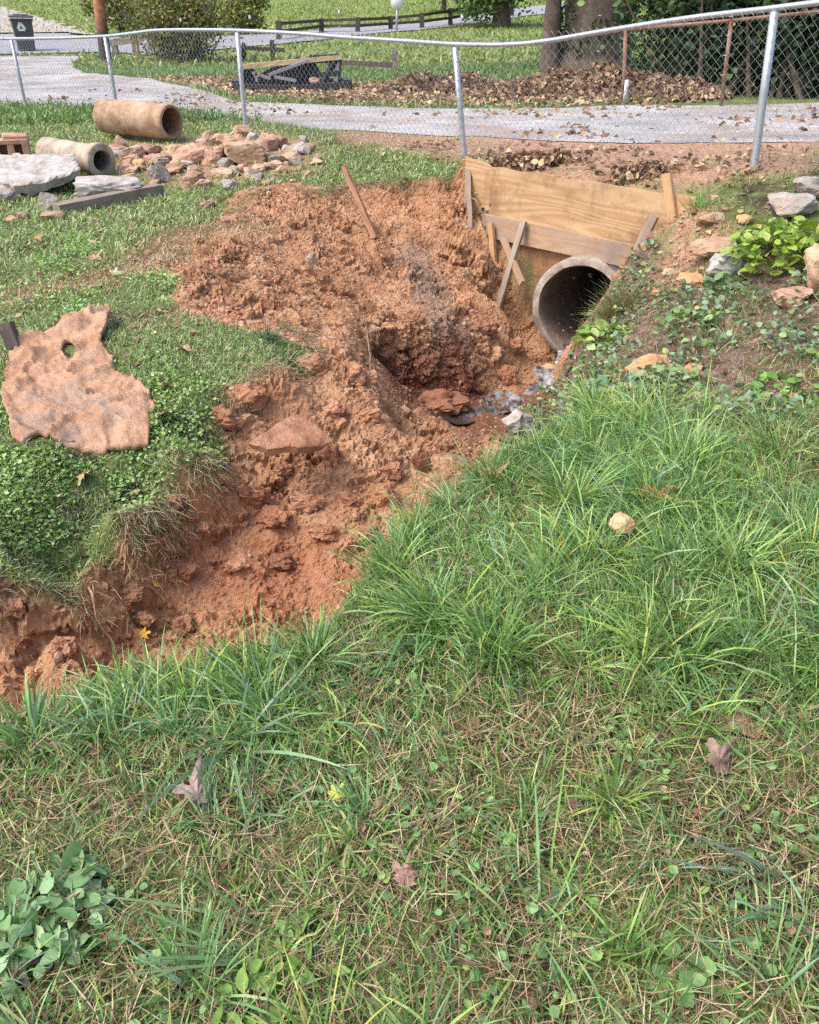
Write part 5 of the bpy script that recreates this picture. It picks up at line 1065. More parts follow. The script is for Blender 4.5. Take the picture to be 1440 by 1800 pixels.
def leafy(px, py, nl, rx, rz_, size, cols, wts, label, cat='plant', name='plant', stem=True, long=1.25, rxy=None, tilt=.5, zoff=0.0, stemh=None):
    """a plant: leaves spread through a dome on thin stems"""
    c = hit(px, py); th = thing(name, label, cat, c); ry = rxy or rx
    u = rng.normal(size=(nl, 3)); u /= np.linalg.norm(u, axis=1)[:, None]; rr = rng.uniform(.35, 1, nl)**.6; u[:, 2] = np.abs(u[:, 2])
    P_ = c + u*rr[:, None]*np.array([rx, ry, rz_]); P_[:, 2] = np.maximum(P_[:, 2], H(P_[:, 0], P_[:, 1])+.01)+zoff
    build('foliage', [leafset(P_, rng.uniform(size*.6, size*1.25, nl), tilt, pal(nl, cols, wts), .25, long)], leaf_m, True, th)
    if stem:
        ss = []; k = min(18, nl)
        for i in range(k):
            e = P_[rng.integers(nl)]; v_, f_ = tube(np.array([c+np.array([rng.normal(0, rx*.1), rng.normal(0, rx*.1), -.02]), (c+e)/2+np.array([0, 0, rz_*.15]), e]), [.004, .003, .002], 4, False); ss.append((v_, f_))
        V, Fc = join(*ss); obj('stem', V, Fc, stk if False else rootm, th, True)
    return th
LIME = [(.30, .42, .07), (.24, .36, .06), (.38, .46, .12), (.14, .24, .05)]
leafy(1370, 466, 420, .40, .30, .062, LIME, [3, 3, 2, 1.4], 'bright lime-green leafy shrub growing over the stones at the right', 'shrub', 'shrub', rxy=.3)
leafy(1060, 605, 60, .20, .20, .075, [(.30, .42, .10), (.22, .35, .09), (.34, .44, .17)], [2, 2, 1], 'light green broad-leaved weed hanging beside the culvert mouth', long=1.35, rxy=.16)
leafy(1085, 690, 24, .20, .12, .075, [(.15, .27, .16), (.20, .33, .19)], [1, 1], 'weed with large blue-green leaves above the stream', long=1.05, rxy=.15, tilt=.35)
leafy(1040, 660, 24, .14, .12, .055, [(.19, .31, .13), (.26, .37, .14)], [1, 1], 'small broad-leaved weed at the edge of the running water', long=1.15)
leafy(1215, 570, 70, .22, .09, .05, [(.25, .36, .12), (.14, .24, .09)], [1, 1.5], 'yellow-green weed patch in the middle of the ivy')
leafy(1270, 505, 50, .14, .09, .05, [(.15, .25, .12), (.20, .30, .16)], [1, 1], 'small grey-green weed below the white stone')
leafy(1390, 690, 110, .26, .08, .05, [(.20, .36, .08), (.13, .26, .06)], [1, 1], 'fresh green weed patch at the right edge below the ivy')
leafy(1180, 680, 80, .22, .10, .055, [(.20, .31, .13), (.28, .36, .15)], [1, 1], 'pale green weed patch below the big flat stone')
leafy(1055, 575, 46, .15, .16, .05, [(.24, .36, .12), (.18, .29, .12), (.32, .42, .16)], [2, 2, 1], 'light weed climbing the soil edge right of the culvert bore', long=1.4)
leafy(1035, 705, 40, .18, .10, .05, [(.16, .27, .13), (.24, .34, .15), (.30, .36, .16)], [2, 2, 1], 'low weeds at the corner where grass meets the stream', long=1.2)
# weeds in the near grass
NW = [(.19, .34, .14), (.26, .42, .20), (.14, .27, .10)]
leafy(70, 1640, 150, .15, .08, .034, [(.17, .30, .12), (.24, .39, .19), (.12, .22, .08), (.30, .44, .24)], [3, 3, 1.5, 1.2], 'big leafy weed with toothed leaves at the bottom left corner', rxy=.15, tilt=.45)
leafy(150, 1560, 22, .07, .09, .042, NW, [2, 2, 1], 'young leafy weed with two tall leaves above the bottom left weed', tilt=.7, long=1.6)
leafy(990, 1580, 10, .05, .035, .042, [(.12, .25, .12), (.15, .29, .13)], [1, 1], 'group of round dark green leaves at the right in front', long=1.0, tilt=.3)
leafy(690, 1785, 12, .055, .03, .036, [(.18, .35, .10), (.15, .30, .09)], [1, 1], 'clover-like plant at the bottom centre edge', long=1.0, tilt=.3)
leafy(545, 1690, 18, .09, .05, .038, [(.22, .38, .09), (.16, .30, .07)], [1, 1], 'dandelion rosette with long jagged leaves at the bottom', long=2.2, tilt=.5)
leafy(440, 1760, 22, .10, .05, .035, [(.17, .33, .07), (.22, .38, .08)], [1, 1], 'bright green weed left of the dandelion rosette', tilt=.45)
leafy(1200, 1720, 16, .08, .04, .045, [(.17, .31, .10), (.13, .25, .08)], [1, 1], 'low weed with rounded leaves below the narrow fan of blades', long=1.05, tilt=.35)
p = scatter(3600, .6, 3.0, lambda x, y: innear(x, y)*sstep(-.3, .3, fbm2(x, y, 2.0, 2, 121.))); n = len(p); p[:, 2] += rng.uniform(.012, .035, n)
tag(build('ground_ivy', [leafset(p, rng.uniform(.010, .030, n), .4, pal(n, [(.14, .28, .10), (.20, .37, .13), (.11, .22, .07), (.28, .40, .12)], [3, 3, 2, 1]), .2, 1.0)], leaf_m), 'small round weed leaves among the near grass', 'weeds', kind='stuff')
# ------------------------------------------------------------------ fallen leaves
def maple(px, py, size, col, label, seed, tilt=.25, lift=.03, rot=0., curl=.35):
    rg = np.random.default_rng(seed); c = hit(px, py)+np.array([0, 0, lift]); ang, rad = [], []
    lobes = [(0, 1.0), (.9, .85), (-.9, .85), (1.9, .5), (-1.9, .5)]; A = np.linspace(-PI, PI, 57)[:-1]
    R_ = np.full(len(A), .40)
    for a0, l_ in lobes: R_ = np.maximum(R_, l_*np.clip(1-np.abs((A-a0+PI) % (2*PI)-PI)/.66, 0, 1)**.7)
    R_ *= 1+.12*np.sin(A*17+seed); V = [np.zeros(3)]
    for rr in (.35, .7, 1.0):
        for a0, r_ in zip(A, R_): V.append((math.cos(a0)*r_*rr, math.sin(a0)*r_*rr, curl*(rr*r_)**2*.5*math.sin(a0*2.5+seed)+.06*math.cos(a0*10)*rr*r_))
    V = np.array(V); V = V+.06*np.stack([noise3(V*3+seed)]*3, 1); m_ = len(A); Fc = [(0, 1+k, 1+(k+1) % m_) for k in range(m_)]
    for q in range(2): Fc += [(1+q*m_+k, 1+(q+1)*m_+k, 1+(q+1)*m_+(k+1) % m_, 1+q*m_+(k+1) % m_) for k in range(m_)]
    V = V*size*.62 @ (rotz(rot) @ rotx(tilt) @ roty(-tilt*.6)).T
    st, sf = tube(np.array([(0, 0, 0), (-.3*size, .03*size, .02*size), (-.6*size, 0, .0)]) @ rotz(rot).T, .0014, 5)
    m, t, b = mat('leaf_brown'); nz = noise_node(t, opos(t), 60, 5, .7); cc = ramp(t, nz, [(.3, tuple(x*.6 for x in col)), (.55, col), (.75, tuple(min(1, x*1.4) for x in col))]); t.links.new(cc, b.inputs['Base Color']); b.inputs['Roughness'].default_value = .75; bump(t, b, nz, .5, .003)
    V, Fc = join((V+c, Fc), (st+c, sf)); return tag(obj('fallen_leaf', V, Fc, m, smooth=True, base=c), label, 'leaf', 'large fallen leaves in the near grass')
maple(1258, 1366, .115, (.26, .165, .125), 'dried purplish-brown maple leaf lying in the grass at the right', 1, .6, .05, 1.2, 1.1)
maple(352, 1422, .115, (.31, .215, .18), 'curled pale mauve leaf lying in the thatch at the left', 2, .4, .045, 2.0, 1.3)
maple(1142, 892, .15, (.30, .13, .07), 'reddish-brown curled leaf above the peach-coloured stone', 3, .4, .06, .3, 1.0)
maple(1310, 1290, .15, (.27, .165, .10), 'flat brown leaf half buried above the maple leaf', 4, .1, .025, 2.4, .3)
maple(20, 1722, .10, (.15, .095, .085), 'dark brown leaf at the bottom left edge', 5, .3, .03, .5, .4)
maple(1436, 1672, .09, (.36, .23, .14), 'tan leaf cut by the right edge low in front', 6, .5, .04, 2.9, .5)
maple(712, 1560, .085, (.33, .19, .15), 'small pinkish-brown leaf among the thatch at the bottom centre', 7, .2, .03, 1.4, .5)
maple(590, 1418, .055, (.50, .55, .12), 'little yellow-green leaf on the thatch', 8, .3, .04, 1.0, .4)
maple(1320, 930-50, .12, (.25, .17, .10), 'dull brown leaf on the dry ground at the right', 9, .3, .03, .2, .4)
maple(252, 1124, .07, (.62, .36, .04), 'small orange-yellow leaf in the red corner of the hole', 10, .6, .03, .4, .3)
maple(275, 1036, .06, (.62, .38, .05), 'tiny yellow leaf on the left cut face', 11, .6, .03, 2.4, .3)
for k, (x, y, c_, lb) in enumerate([(68, 425, (.36, .19, .09), 'brown curled leaf on the left lawn'), (165, 462, (.42, .25, .14), 'reddish leaf in the dry strip of the left lawn'), (203, 490, (.50, .44, .30), 'pale leaf on the lawn below the dry strip'), (330, 625, (.48, .30, .18), 'tan leaf on the clover right of the sheet'),
    (300, 690, (.40, .23, .14), 'brown leaf just right of the clay-caked sheet'), (292, 738, (.66, .52, .36), 'curled cream leaf at the right corner of the sheet'), (150, 847, (.44, .32, .17), 'yellow-brown leaf on the lawn below the sheet'), (860, 845, (.40, .24, .14), 'tan leaf at the lip above the long grass')]):
    maple(x, y, .13, c_, lb, 20+k, .35, .04, k*.9, .8)
def litter(n, fn, cols, wts, smin, smax, seed, xoff=0., ylo=3, yhi=25, lift=.02, xs=.62):
    p = scatter(n, ylo, yhi, fn, xoff=xoff, xs=xs); p[:, 2] += rng.uniform(.0, lift, len(p)); return leafset(p, rng.uniform(smin, smax, len(p)), .45, pal(len(p), cols, wts), .5, 1.1)
DL = [(.37, .245, .16), (.27, .165, .11), (.47, .345, .22), (.52, .42, .24), (.18, .115, .085)]
nearv = hits((640, 262), (800, 250), (1000, 258), (1200, 268), (1440, 262), (1900, 262), (1900, 330), (1440, 320), (1200, 322), (1000, 300), (900, 292), (830, 288), (760, 290), (650, 280))
verge2 = hits((260, 138), (360, 158), (430, 176), (560, 183), (700, 188), (900, 188), (1000, 187), (1250, 180), (1250, 160), (1000, 150), (850, 150), (700, 150), (600, 150), (400, 135))
lp = [litter(750, lambda x, y: pip(nearv, x, y)*sstep(-.3, .3, fbm2(x, y, 1.8, 2, 131.)), DL, [3, 3, 2, 1, 2], .03, .075, 1, 1.0, 6, 12, .05),
      litter(9000, lambda x, y: pip(verge2, x, y), DL, [3, 2, 3, 2, 1.5], .06, .13, 2, 0, 12, 24, .08),
      litter(900, lambda x, y: pip(DRIVE, x, y)*sstep(-.2, .4, fbm2(x, y, .6, 2, 141.)), DL, [3, 2, 3, 1, 1], .05, .11, 3, 0, 8, 20, .02),
      litter(1300, lambda x, y: (x > 1.3)*(1-inpit_f(x, y))*.8, DL, [3, 3, 2, 1, 2], .02, .05, 4, 1.4, 3.4, 7.5, .03),
      litter(900, lambda x, y: lawn_ok(x, y)*(B_(DRYM, x, y)*.9+.12), DL, [3, 3, 2, 1, 2], .02, .06, 5, -1.0, 3.2, 9.5, .03),
      litter(500, innear, DL, [3, 3, 2, 1, 2], .012, .035, 6, 0, .6, 3.6, .03)]
tag(build('leaf_litter', lp, dryleaf_m), 'brown fallen leaves scattered along the verges and driveway', 'fallen leaves', kind='stuff')
# ------------------------------------------------------------------ lawn beyond the driveway
LEAFB = hits((940, 188), (1000, 190), (1250, 186), (1440, 182), (1900, 178), (1900, 120), (1440, 110), (1250, 120), (960, 130))
road_w = hits(*road_px)
far_ok = lambda x, y: ~pip(DRIVE, x, y) & ~pip(road_w, x, y) & ~pip(LEAFB, x, y) & ~pip(verge2, x, y) & (B_(VERGEM, x, y) < .4) & (y > 12.3)
p = scatter(70000, 12.5, 30, lambda x, y: far_ok(x, y)*np.clip(.8+.7*fbm2(x, y, .5, 3, 151.), .2, 1), pw=1.2); n = len(p)
FG = [(.09, .175, .05), (.13, .235, .065), (.19, .30, .09), (.26, .32, .11), (.34, .34, .14)]
parts = [blades(p, rng.uniform(0, 6.28, n), rng.uniform(.1, .9, n), rng.uniform(0, 1.0, n), rng.uniform(.06, .20, n), rng.uniform(.012, .028, n), pal(n, FG, [2, 3, 3, 1.4, .7]), 2)]
p = scatter(60000, 30, 85, lambda x, y: far_ok(x, y)*np.clip(.8+.7*fbm2(x, y, .2, 3, 161.), .15, 1), xm=3, pw=1.1); n = len(p)
parts.append(blades(p, rng.uniform(0, 6.28, n), rng.uniform(.1, .9, n), rng.uniform(0, 1.0, n), rng.uniform(.10, .26, n), rng.uniform(.04, .08, n), pal(n, [(.13, .20, .04), (.19, .26, .06), (.26, .29, .085), (.32, .30, .12)], [2, 3, 3, 1]), 2))
tag(build('far_grass', parts, grass_m), 'rough grass of the lawns beyond the driveway', 'grass', kind='stuff')
# ------------------------------------------------------------------ things beyond the fence
def cloud(c, rad, n, size, cols, wts, j=.7, hollow=.25, squash=1.0, nclump=0, long=1.25):
    """leaf faces spread through a crown: clumps inside an ellipsoid so that gaps stay open"""
    c = np.asarray(c, float); rad = np.asarray(rad, float)
    u = rng.normal(size=(max(nclump, 1), 3)); u /= np.linalg.norm(u, axis=1)[:, None]; rr = hollow+(1-hollow)*rng.uniform(size=len(u))**.6
    cc = u*rr[:, None]; k = rng.integers(0, len(u), n)
    P_ = (cc[k] + rng.normal(0, .17 if nclump > 1 else .45, (n, 3)))*rad + c
    tintc = rng.uniform(.75, 1.3, len(u))[k][:, None]
    return leafset(P_, rng.uniform(size*.6, size*1.3, n), j, pal(n, cols, wts)*tintc, .3, long)
barkm = stone_mat('bark', [(.3, (.06, .045, .035)), (.5, (.13, .10, .08)), (.7, (.22, .18, .15))], 6, 40, .95, .9, .03)
def trunk_mesh(path, rads, n=14, amp=.03, seed=0):
    k = np.linspace(0, len(path)-1, 30); p_ = np.stack([np.interp(k, np.arange(len(path)), np.array(path)[:, i]) for i in range(3)], 1); V, Fc = tube(p_, np.interp(k, np.arange(len(path)), rads), n)
    return warp(V, amp, 3.1, seed), Fc
# trash bin
c = hit(48, 91); bn = thing('trash_bin', 'dark grey wheeled trash bin standing beside the road at the far left', 'trash bin', c); R_ = rotz(.45)
def plastic(name, col, rough=.5):
    m, t, b = mat(name); n = noise_node(t, opos(t), 8, 4, .6); t.links.new(mixc(t, n, tuple(x*.8 for x in col), tuple(x*1.2 for x in col)), b.inputs['Base Color']); b.inputs['Roughness'].default_value = rough; return m
binm = plastic('bin_plastic', (.055, .06, .07)); 
def tbox(c, b0, b1, h, R):
    """tapered box: bottom half-sizes b0, top half-sizes b1"""
    V = [(sx*b[0], sy*b[1], z) for z, b in ((0, b0), (h, b1)) for sx, sy in ((-1, -1), (1, -1), (1, 1), (-1, 1))]
    return np.array(V) @ np.asarray(R).T + c, [(3, 2, 1, 0), (4, 5, 6, 7), (0, 1, 5, 4), (1, 2, 6, 5), (2, 3, 7, 6), (3, 0, 4, 7)]
bs = 1.18
obj('body', *join(tbox(c+[0, 0, .08], np.array([.27, .30])*bs, np.array([.34, .37])*bs, .95*bs, R_), box(c+[0, 0, .98*bs], (.76*bs, .80*bs, .07), R_, .02)), binm, bn)
obj('lid', *join(box(c+[0, 0, 1.09*bs], (.80*bs, .86*bs, .08), R_ @ rotx(.05), .03), box(c+R_ @ np.array([0, -.36, 1.13*bs]), (.6, .12, .05), R_, .02)), plastic('lid_plastic', (.09, .095, .11)), bn)
for sx in (-1, 1):
    wv, wf = lathe([(.02, -.03), (.14, -.03), (.15, 0), (.14, .03), (.02, .03)], c+R_ @ np.array([sx*.30, .32, .14]), R_ @ np.array([1., 0, 0]), 16, True); obj('wheel', wv, wf, plastic('tyre_black', (.02, .02, .02)), bn)
em = plastic('emblem_paint', (.62, .68, .55)); ef = R_ @ np.array([-.05, -.425, .80*bs]); obj('emblem', *join(box(c+ef+R_ @ np.array([-.09, 0, 0]), (.10, .012, .26), R_ @ roty(.5), 0), box(c+ef+R_ @ np.array([.05, 0, -.02]), (.10, .012, .26), R_ @ roty(-.6), 0), box(c+ef+R_ @ np.array([-.02, 0, -.15]), (.26, .012, .08), R_, 0)), em, bn)
# utility pole
c = hit(186, 112); polem, t, b = mat('pole_wood'); s_ = N(t, 'ShaderNodeSeparateXYZ'); t.links.new(opos(t), s_.inputs[0]); n_ = noise_node(t, opos(t), 7, 6, .7); mr = N(t, 'ShaderNodeMapRange'); mr.inputs['From Min'].default_value = 1.0; mr.inputs['From Max'].default_value = 1.7; t.links.new(math_(t, 'ADD', s_.outputs[2], math_(t, 'MULTIPLY', n_, .4)), mr.inputs[0])
pc_ = ramp(t, n_, [(.3, (.20, .075, .04)), (.5, (.36, .15, .08)), (.7, (.48, .24, .14))]); t.links.new(mixc(t, mr.outputs[0], (.055, .045, .045), pc_), b.inputs['Base Color']); b.inputs['Roughness'].default_value = .9; bump(t, b, n_, .6, .02)
tp = at_d(172, -10, c[1]); ax_ = (tp-c)/np.linalg.norm(tp-c); V, Fc = trunk_mesh([c-[0, 0, .3], c+ax_*2, c+ax_*5, c+ax_*8.5], [.20, .185, .165, .14], 16, .01); V2 = V-c
up = thing('utility_pole', 'reddish-brown wooden utility pole with dark base behind the fence at the left', 'utility pole', c); obj('pole', V, Fc, polem, up, True); obj('crossarm', *bar(c+ax_*8.1+[-1.2, 0, 0], c+ax_*8.1+[1.2, 0, 0], .1, .12), polem, up)
# low timber barrier behind the pole
c = hit(241, 100); tbm = wood_mat('barrier_wood', (.28, .24, .20), (.13, .11, .09), .5); ba = thing('timber_barrier', 'low old timber rail on posts right of the utility pole', 'barrier', c)
zt = at_d(241, 64, c[1])[2]; obj('post', *plank(c-[0, 0, .1], [c[0], c[1], zt], .22, .22, (0, 1, 0), .01), tbm, ba); e = at_d(192, 76, c[1]+.2); f = at_d(252, 66, c[1]-.05); obj('rail', *plank(e, f, .16, .22, (0, 0, 1), .01, 3), tbm, ba); obj('post', *plank([e[0]+.2, e[1], h1(e[0]+.2, e[1])-.1], e+[.2, 0, -.05], .2, .2, (0, 1, 0), .01), tbm, ba)
e = at_d(198, 106, c[1]-.3); f = at_d(250, 107, c[1]-.3); obj('ground_rail', *plank(e, f, .14, .16, (0, 0, 1), .01, 5), tbm, ba)
# bush with many bare stems
c = hit(322, 108); bu = thing('bush', 'large round bush with many grey twigs and thin yellow-green leaves by the road', 'bush', c); ss = []; tips = []
for k in range(150):
    a, e_ = rng.uniform(0, 6.28), rng.uniform(.05, .95); L_ = rng.uniform(1.6, 3.0); d_ = np.array([math.cos(a)*e_, math.sin(a)*e_, 1.0]); d_ /= np.linalg.norm(d_); b0 = c+np.array([rng.normal(0, .35), rng.normal(0, .35), -.05]); m_ = b0+d_*L_*.5; t_ = m_+(d_+np.array([rng.normal(0, .25), rng.normal(0, .25), -.1]))*L_*.5
    ss.append(tube(np.array([b0, m_, t_]), [.035, .022, .008], 5, False)); tips.append(t_)
    for q in range(4):
        s0 = b0+(m_-b0)*rng.uniform(.3, 1) if q % 2 else m_+(t_-m_)*rng.uniform(.1, .9); t2 = s0+(d_*.4+rng.normal(0, .6, 3))*rng.uniform(.4, .9); ss.append(tube(np.array([s0, t2]), [.012, .005], 4, False)); tips.append(t2)
V, Fc = join(*ss); obj('stems', V, Fc, stone_mat('grey_twig', [(.3, (.13, .105, .09)), (.6, (.27, .23, .20))], 20, 60), bu, True)
tips = np.array(tips); n = 9000; P_ = tips[rng.integers(0, len(tips), n)]+rng.normal(0, .22, (n, 3)); P_[:, 2] = np.maximum(P_[:, 2], c[2]+.05); build('foliage', [leafset(P_, rng.uniform(.05, .11, n), .8, pal(n, [(.22, .25, .06), (.30, .30, .08), (.12, .16, .05), (.42, .38, .07), (.28, .19, .09)], [3, 2.4, 3, 1, 1]))], leaf_m, True, bu)
for px_, py_, sc_, lb in ((215, 62, 1.0, 'yellow-green roadside bush behind the utility pole'), (430, 60, .8, 'small olive bush at the roadside right of the round bush')):
    c = hit(px_, py_); b2 = thing('bush', lb, 'bush', c); build('foliage', [cloud(c+[0, 0, 1.5*sc_], (1.6*sc_, 1.4*sc_, 1.5*sc_), 3500, .14, [(.24, .26, .07), (.14, .19, .05), (.34, .32, .09), (.20, .15, .08)], [3, 3, 1.4, 1], nclump=30)], leaf_m, True, b2)
    ss = [tube(np.array([c, c+np.array([rng.normal(0, .7), rng.normal(0, .7), 2.2])*sc_]), [.04, .01], 5, False) for _ in range(18)]; V, Fc = join(*ss); obj('stems', V, Fc, barkm, b2, True)
# rail fence along the road
fr_px = [(490, 71, 36), (565, 57, 32), (629, 57, 30), (687, 52, 28), (742, 50, 22), (792, 45, 14), (837, 38, 6), (900, 28, -6)]
c = hit(629, 57); frr = thing('rail_fence', 'dark wooden post and rail fence along the far road', 'fence', c); fw = plastic('dark_fence_wood', (.075, .06, .05), .9); bp, tp_ = [], []
for x, y, yt in fr_px:
    b_ = hit(x, y); t_ = at_d(x, yt, b_[1]); bp.append(b_); tp_.append(t_); hh = t_[2]-b_[2]; V, Fc = plank(b_-[0, 0, .2], t_, .26, .22, (0, 1, 0), .01); obj('post', V, Fc, fw, frr)
for k in range(len(bp)-1):
    for f_ in (.45, .85): a_ = bp[k]+(tp_[k]-bp[k])*f_; b_ = bp[k+1]+(tp_[k+1]-bp[k+1])*f_; V, Fc = plank(a_, b_, .10, .14, (0, 0, 1), .01, k); obj('rail', V, Fc, fw, frr)
# round road sign
c = hit(697, 55); s0 = at_d(699, 3, c[1]); sg = thing('road_sign', 'round pale sign on a thin grey pole beside the far road', 'sign', c); obj('pole', *tube([c-[0, 0, .2], [s0[0], s0[1], s0[2]+.2]], .07, 8), galv, sg, True)
rs = 9.5*np.linalg.norm(s0-[0, 0, CAMZ])/F; obj('disc', *lathe([(.001, -.02), (rs, -.02), (rs*1.02, 0), (rs, .02), (.001, .02)], s0+[0, -.1, 0], (0.05, -1, -.05), 28), plastic('sign_white', (.66, .66, .67)), sg, True)
# split rail stub right of the black scrap
c = hit(694, 130); sr = thing('split_rail', 'old grey rail on a short post right of the black scrap', 'rail', c); t_ = at_d(694, 86, c[1]); V, Fc = plank(c-[0, 0, .1], t_, .14, .12, (0, 1, 0), .01); obj('post', V, Fc, tbm, sr)
e = at_d(575, 109, c[1]+1.0); f = at_d(692, 114, c[1]); V, Fc = plank(e, f, .10, .13, (0, 0, 1), .01, 3); obj('rail', V, Fc, fw, sr)
e0 = np.array([e[0], e[1], h1(e[0], e[1])]); V, Fc = plank(e0, e+[0, 0, .05], .12, .12, (0, 1, 0), .01); obj('post', V, Fc, tbm, sr)
# low broken rail at the left of the scrap
c = hit(480, 108); bk = thing('split_rail', 'dark low rail behind the left end of the black scrap', 'rail', c); V, Fc = plank(at_d(425, 84, c[1]), at_d(500, 88, c[1]), .1, .12, (0, 0, 1), .01); obj('rail', V, Fc, fw, bk); V, Fc = plank(c-[0, 0, .1], at_d(478, 70, c[1]), .14, .14, (0, 1, 0), .01); obj('post', V, Fc, fw, bk); V, Fc = plank(hit(430, 105), at_d(428, 78, c[1]), .12, .12, (0, 1, 0), .01); obj('post', V, Fc, fw, bk)
# black scrap: tray, leaning ribbed panels, tan board on top
blk = plastic('black_plastic', (.022, .023, .027), .45); Ds = hit(515, 163)[1]; A_ = lambda x, y, d=0: at_d(x, y, Ds+d)
c = hit(515, 163); sc = thing('scrap_frame', 'heap of black metal scrap with a tan board on top beyond the fence', 'scrap', c)
obj('tray', *join(bar(A_(412, 154), A_(505, 158), .30, .17), bar(A_(500, 157, .05), A_(617, 150, .1), .26, .15), bar(A_(420, 150, .8), A_(600, 146, .9), .2, .2), bar(A_(414, 150), A_(420, 146, .8), .16, .17), bar(A_(612, 148, .1), A_(602, 143, .9), .16, .17), bar(A_(425, 158, .4), A_(605, 156, .5), .7, .05)), blk, sc)
obj('side_panel', *join(bar(A_(430, 152, .5), A_(440, 118, .6), .05, .26), bar(A_(440, 150, .6), A_(500, 118, .7), .06, .22), bar(A_(470, 152, .6), A_(530, 108, .7), .05, .26), bar(A_(505, 155, .3), A_(548, 106, .6), .05, .20), bar(A_(520, 150, .7), A_(560, 120, .75), .05, .25)), blk, sc)
obj('end_frame', *join(bar(A_(592, 146, .3), A_(596, 101, .5), .10, .16), bar(A_(566, 150, .2), A_(590, 104, .4), .08, .1), bar(A_(545, 104, .5), A_(597, 102, .5), .12, .16), bar(A_(560, 132, .3), A_(594, 128, .3), .08, .1)), blk, sc)
stl = metal('grey_strut', (.30, .31, .34), .5, .2); obj('strut', *bar(A_(472, 132, .2), A_(542, 106, .3), .05, .06), stl, sc); obj('strut', *bar(A_(483, 135, .1), A_(521, 142, .1), .05, .06), stl, sc); obj('strut', *bar(A_(444, 128, .2), A_(476, 138, .2), .05, .06), stl, sc); obj('strut', *bar(A_(452, 144, .2), A_(450, 124, .2), .05, .05), stl, sc)
V, Fc = plank(A_(428, 117, .3), A_(600, 100, .5), .30, .085, (0, 0, 1), .01); obj('top_board', V, Fc, wood_mat('tan_board', (.62, .50, .28), (.44, .32, .16)), sc); V, Fc = rock((.25, .18, .18), 8, .3, 5, 3); obj('rusty_lump', V+A_(553, 143, .1), Fc, pink, sc)
# big trees
IVD = [(.035, .07, .03), (.055, .10, .045), (.08, .14, .06), (.025, .05, .022)]
c = hit(1040, 128); bt = thing('tree', 'huge dark tree trunk wrapped with ivy behind the leaf pile', 'tree', c)
V, Fc = trunk_mesh([c+[0, 0, -.2], c+[.05, 0, .6], c+[0, .1, 3.0], c+[.1, .3, 7]], [1.15, .92, .80, .6], 26, .10, 3); obj('trunk', V, Fc, barkm, bt, True)
c2 = c+np.array([-1.2, -.3, 0]); V, Fc = trunk_mesh([c2+[0, 0, -.2], c2+[0, 0, 1.6], c2+[-.1, .2, 6]], [.30, .20, .15], 12, .04, 5); obj('side_trunk', V, Fc, barkm, bt, True)
for k in range(7):
    a = k*.9; b0 = c+[.1, .3, 5+.3*k]; e_ = b0+np.array([math.cos(a)*3.4, math.sin(a)*3.4, 2.0]); V, Fc = tube(np.array([b0, (b0+e_)/2+[0, 0, .5], e_]), [.25, .15, .05], 8); obj('limb', V, Fc, barkm, bt, True)
n = 2600; a = rng.uniform(0, 6.28, n); hh = rng.uniform(.1, 4, n)**1.0; P_ = np.stack([c[0]+np.cos(a)*(.88+rng.uniform(0, .14, n)), c[1]+np.sin(a)*(.88+rng.uniform(0, .14, n)), c[2]+hh], 1); keep = fbm(P_*1.1, 2) > -.05; P_ = P_[keep]; build('ivy_leaves', [leafset(P_, rng.uniform(.05, .10, len(P_)), .8, pal(len(P_), IVD, [2, 3, 2, 2]))], leaf_m, True, bt)
build('crown', [cloud(c+[.6, .6, 9.0], (6.0, 5.0, 3.6), 30000, .20, IVD + [(.13, .20, .06)], [2, 3, 3, 1, 1], nclump=120)], leaf_m, True, bt)
# the shady thicket of evergreen shrubs to the right
for k, (x, y, w_, d_, h_, n, lb) in enumerate(((1180, 150, 1.1, 1.0, 2.6, 5200, 'dark evergreen shrub directly right of the huge trunk'), (1290, 168, 1.3, 1.0, 2.5, 7000, 'dark evergreen shrub behind the second rusty post'), (1400, 172, 1.3, 1.0, 2.7, 7000, 'glossy evergreen shrub behind the right fence post'),
        (1540, 172, 1.5, 1.1, 2.8, 6000, 'evergreen shrub beyond the right edge of the view'), (1230, 120, 2.0, 1.2, 4.2, 9000, 'tall dark evergreen at the back of the thicket right of the trunk'), (1420, 118, 2.4, 1.2, 4.6, 9000, 'tall dark evergreen at the back right corner'))):
    c = hit(x, y); e_ = thing('evergreen_shrub', lb, 'shrub', c); build('foliage', [cloud(c+[0, .5, h_*.52], (w_, d_, h_*.55), n, .10 if k < 4 else .14, IVD+[(.12, .20, .10), (.22, .24, .06)], [3, 3, 2.6, 2, .9, .25], nclump=46, hollow=.1)], leaf_m, True, e_)
    ss = [tube(np.array([c+[rng.normal(0, .3), rng.normal(0, .2), -.1], c+[rng.normal(0, .6), rng.normal(0, .4)+.4, h_*.7]]), [.06, .015], 5, False) for _ in range(10)]; V, Fc = join(*ss); obj('stems', V, Fc, barkm, e_, True)
c = hit(882, 47); t2 = thing('tree', 'small broad-leaved tree with drooping branches on the far lawn', 'tree', c); s_t = np.linalg.norm(c-[0, 0, CAMZ])/F
V, Fc = trunk_mesh([c+[0, 0, -.2], c+[-.05, 0, 1.0], c+[-.5, .1, 2.3], c+[-.6, .2, 4]], [16*s_t, 11*s_t, 8*s_t, 4*s_t], 12, .05, 9); obj('trunk', V, Fc, barkm, t2, True); V, Fc = trunk_mesh([c+[0, 0, .9], c+[.7, 0, 2.4], c+[1.2, .2, 4]], [8*s_t, 6*s_t, 3*s_t], 10, .04, 4); obj('limb', V, Fc, barkm, t2, True)
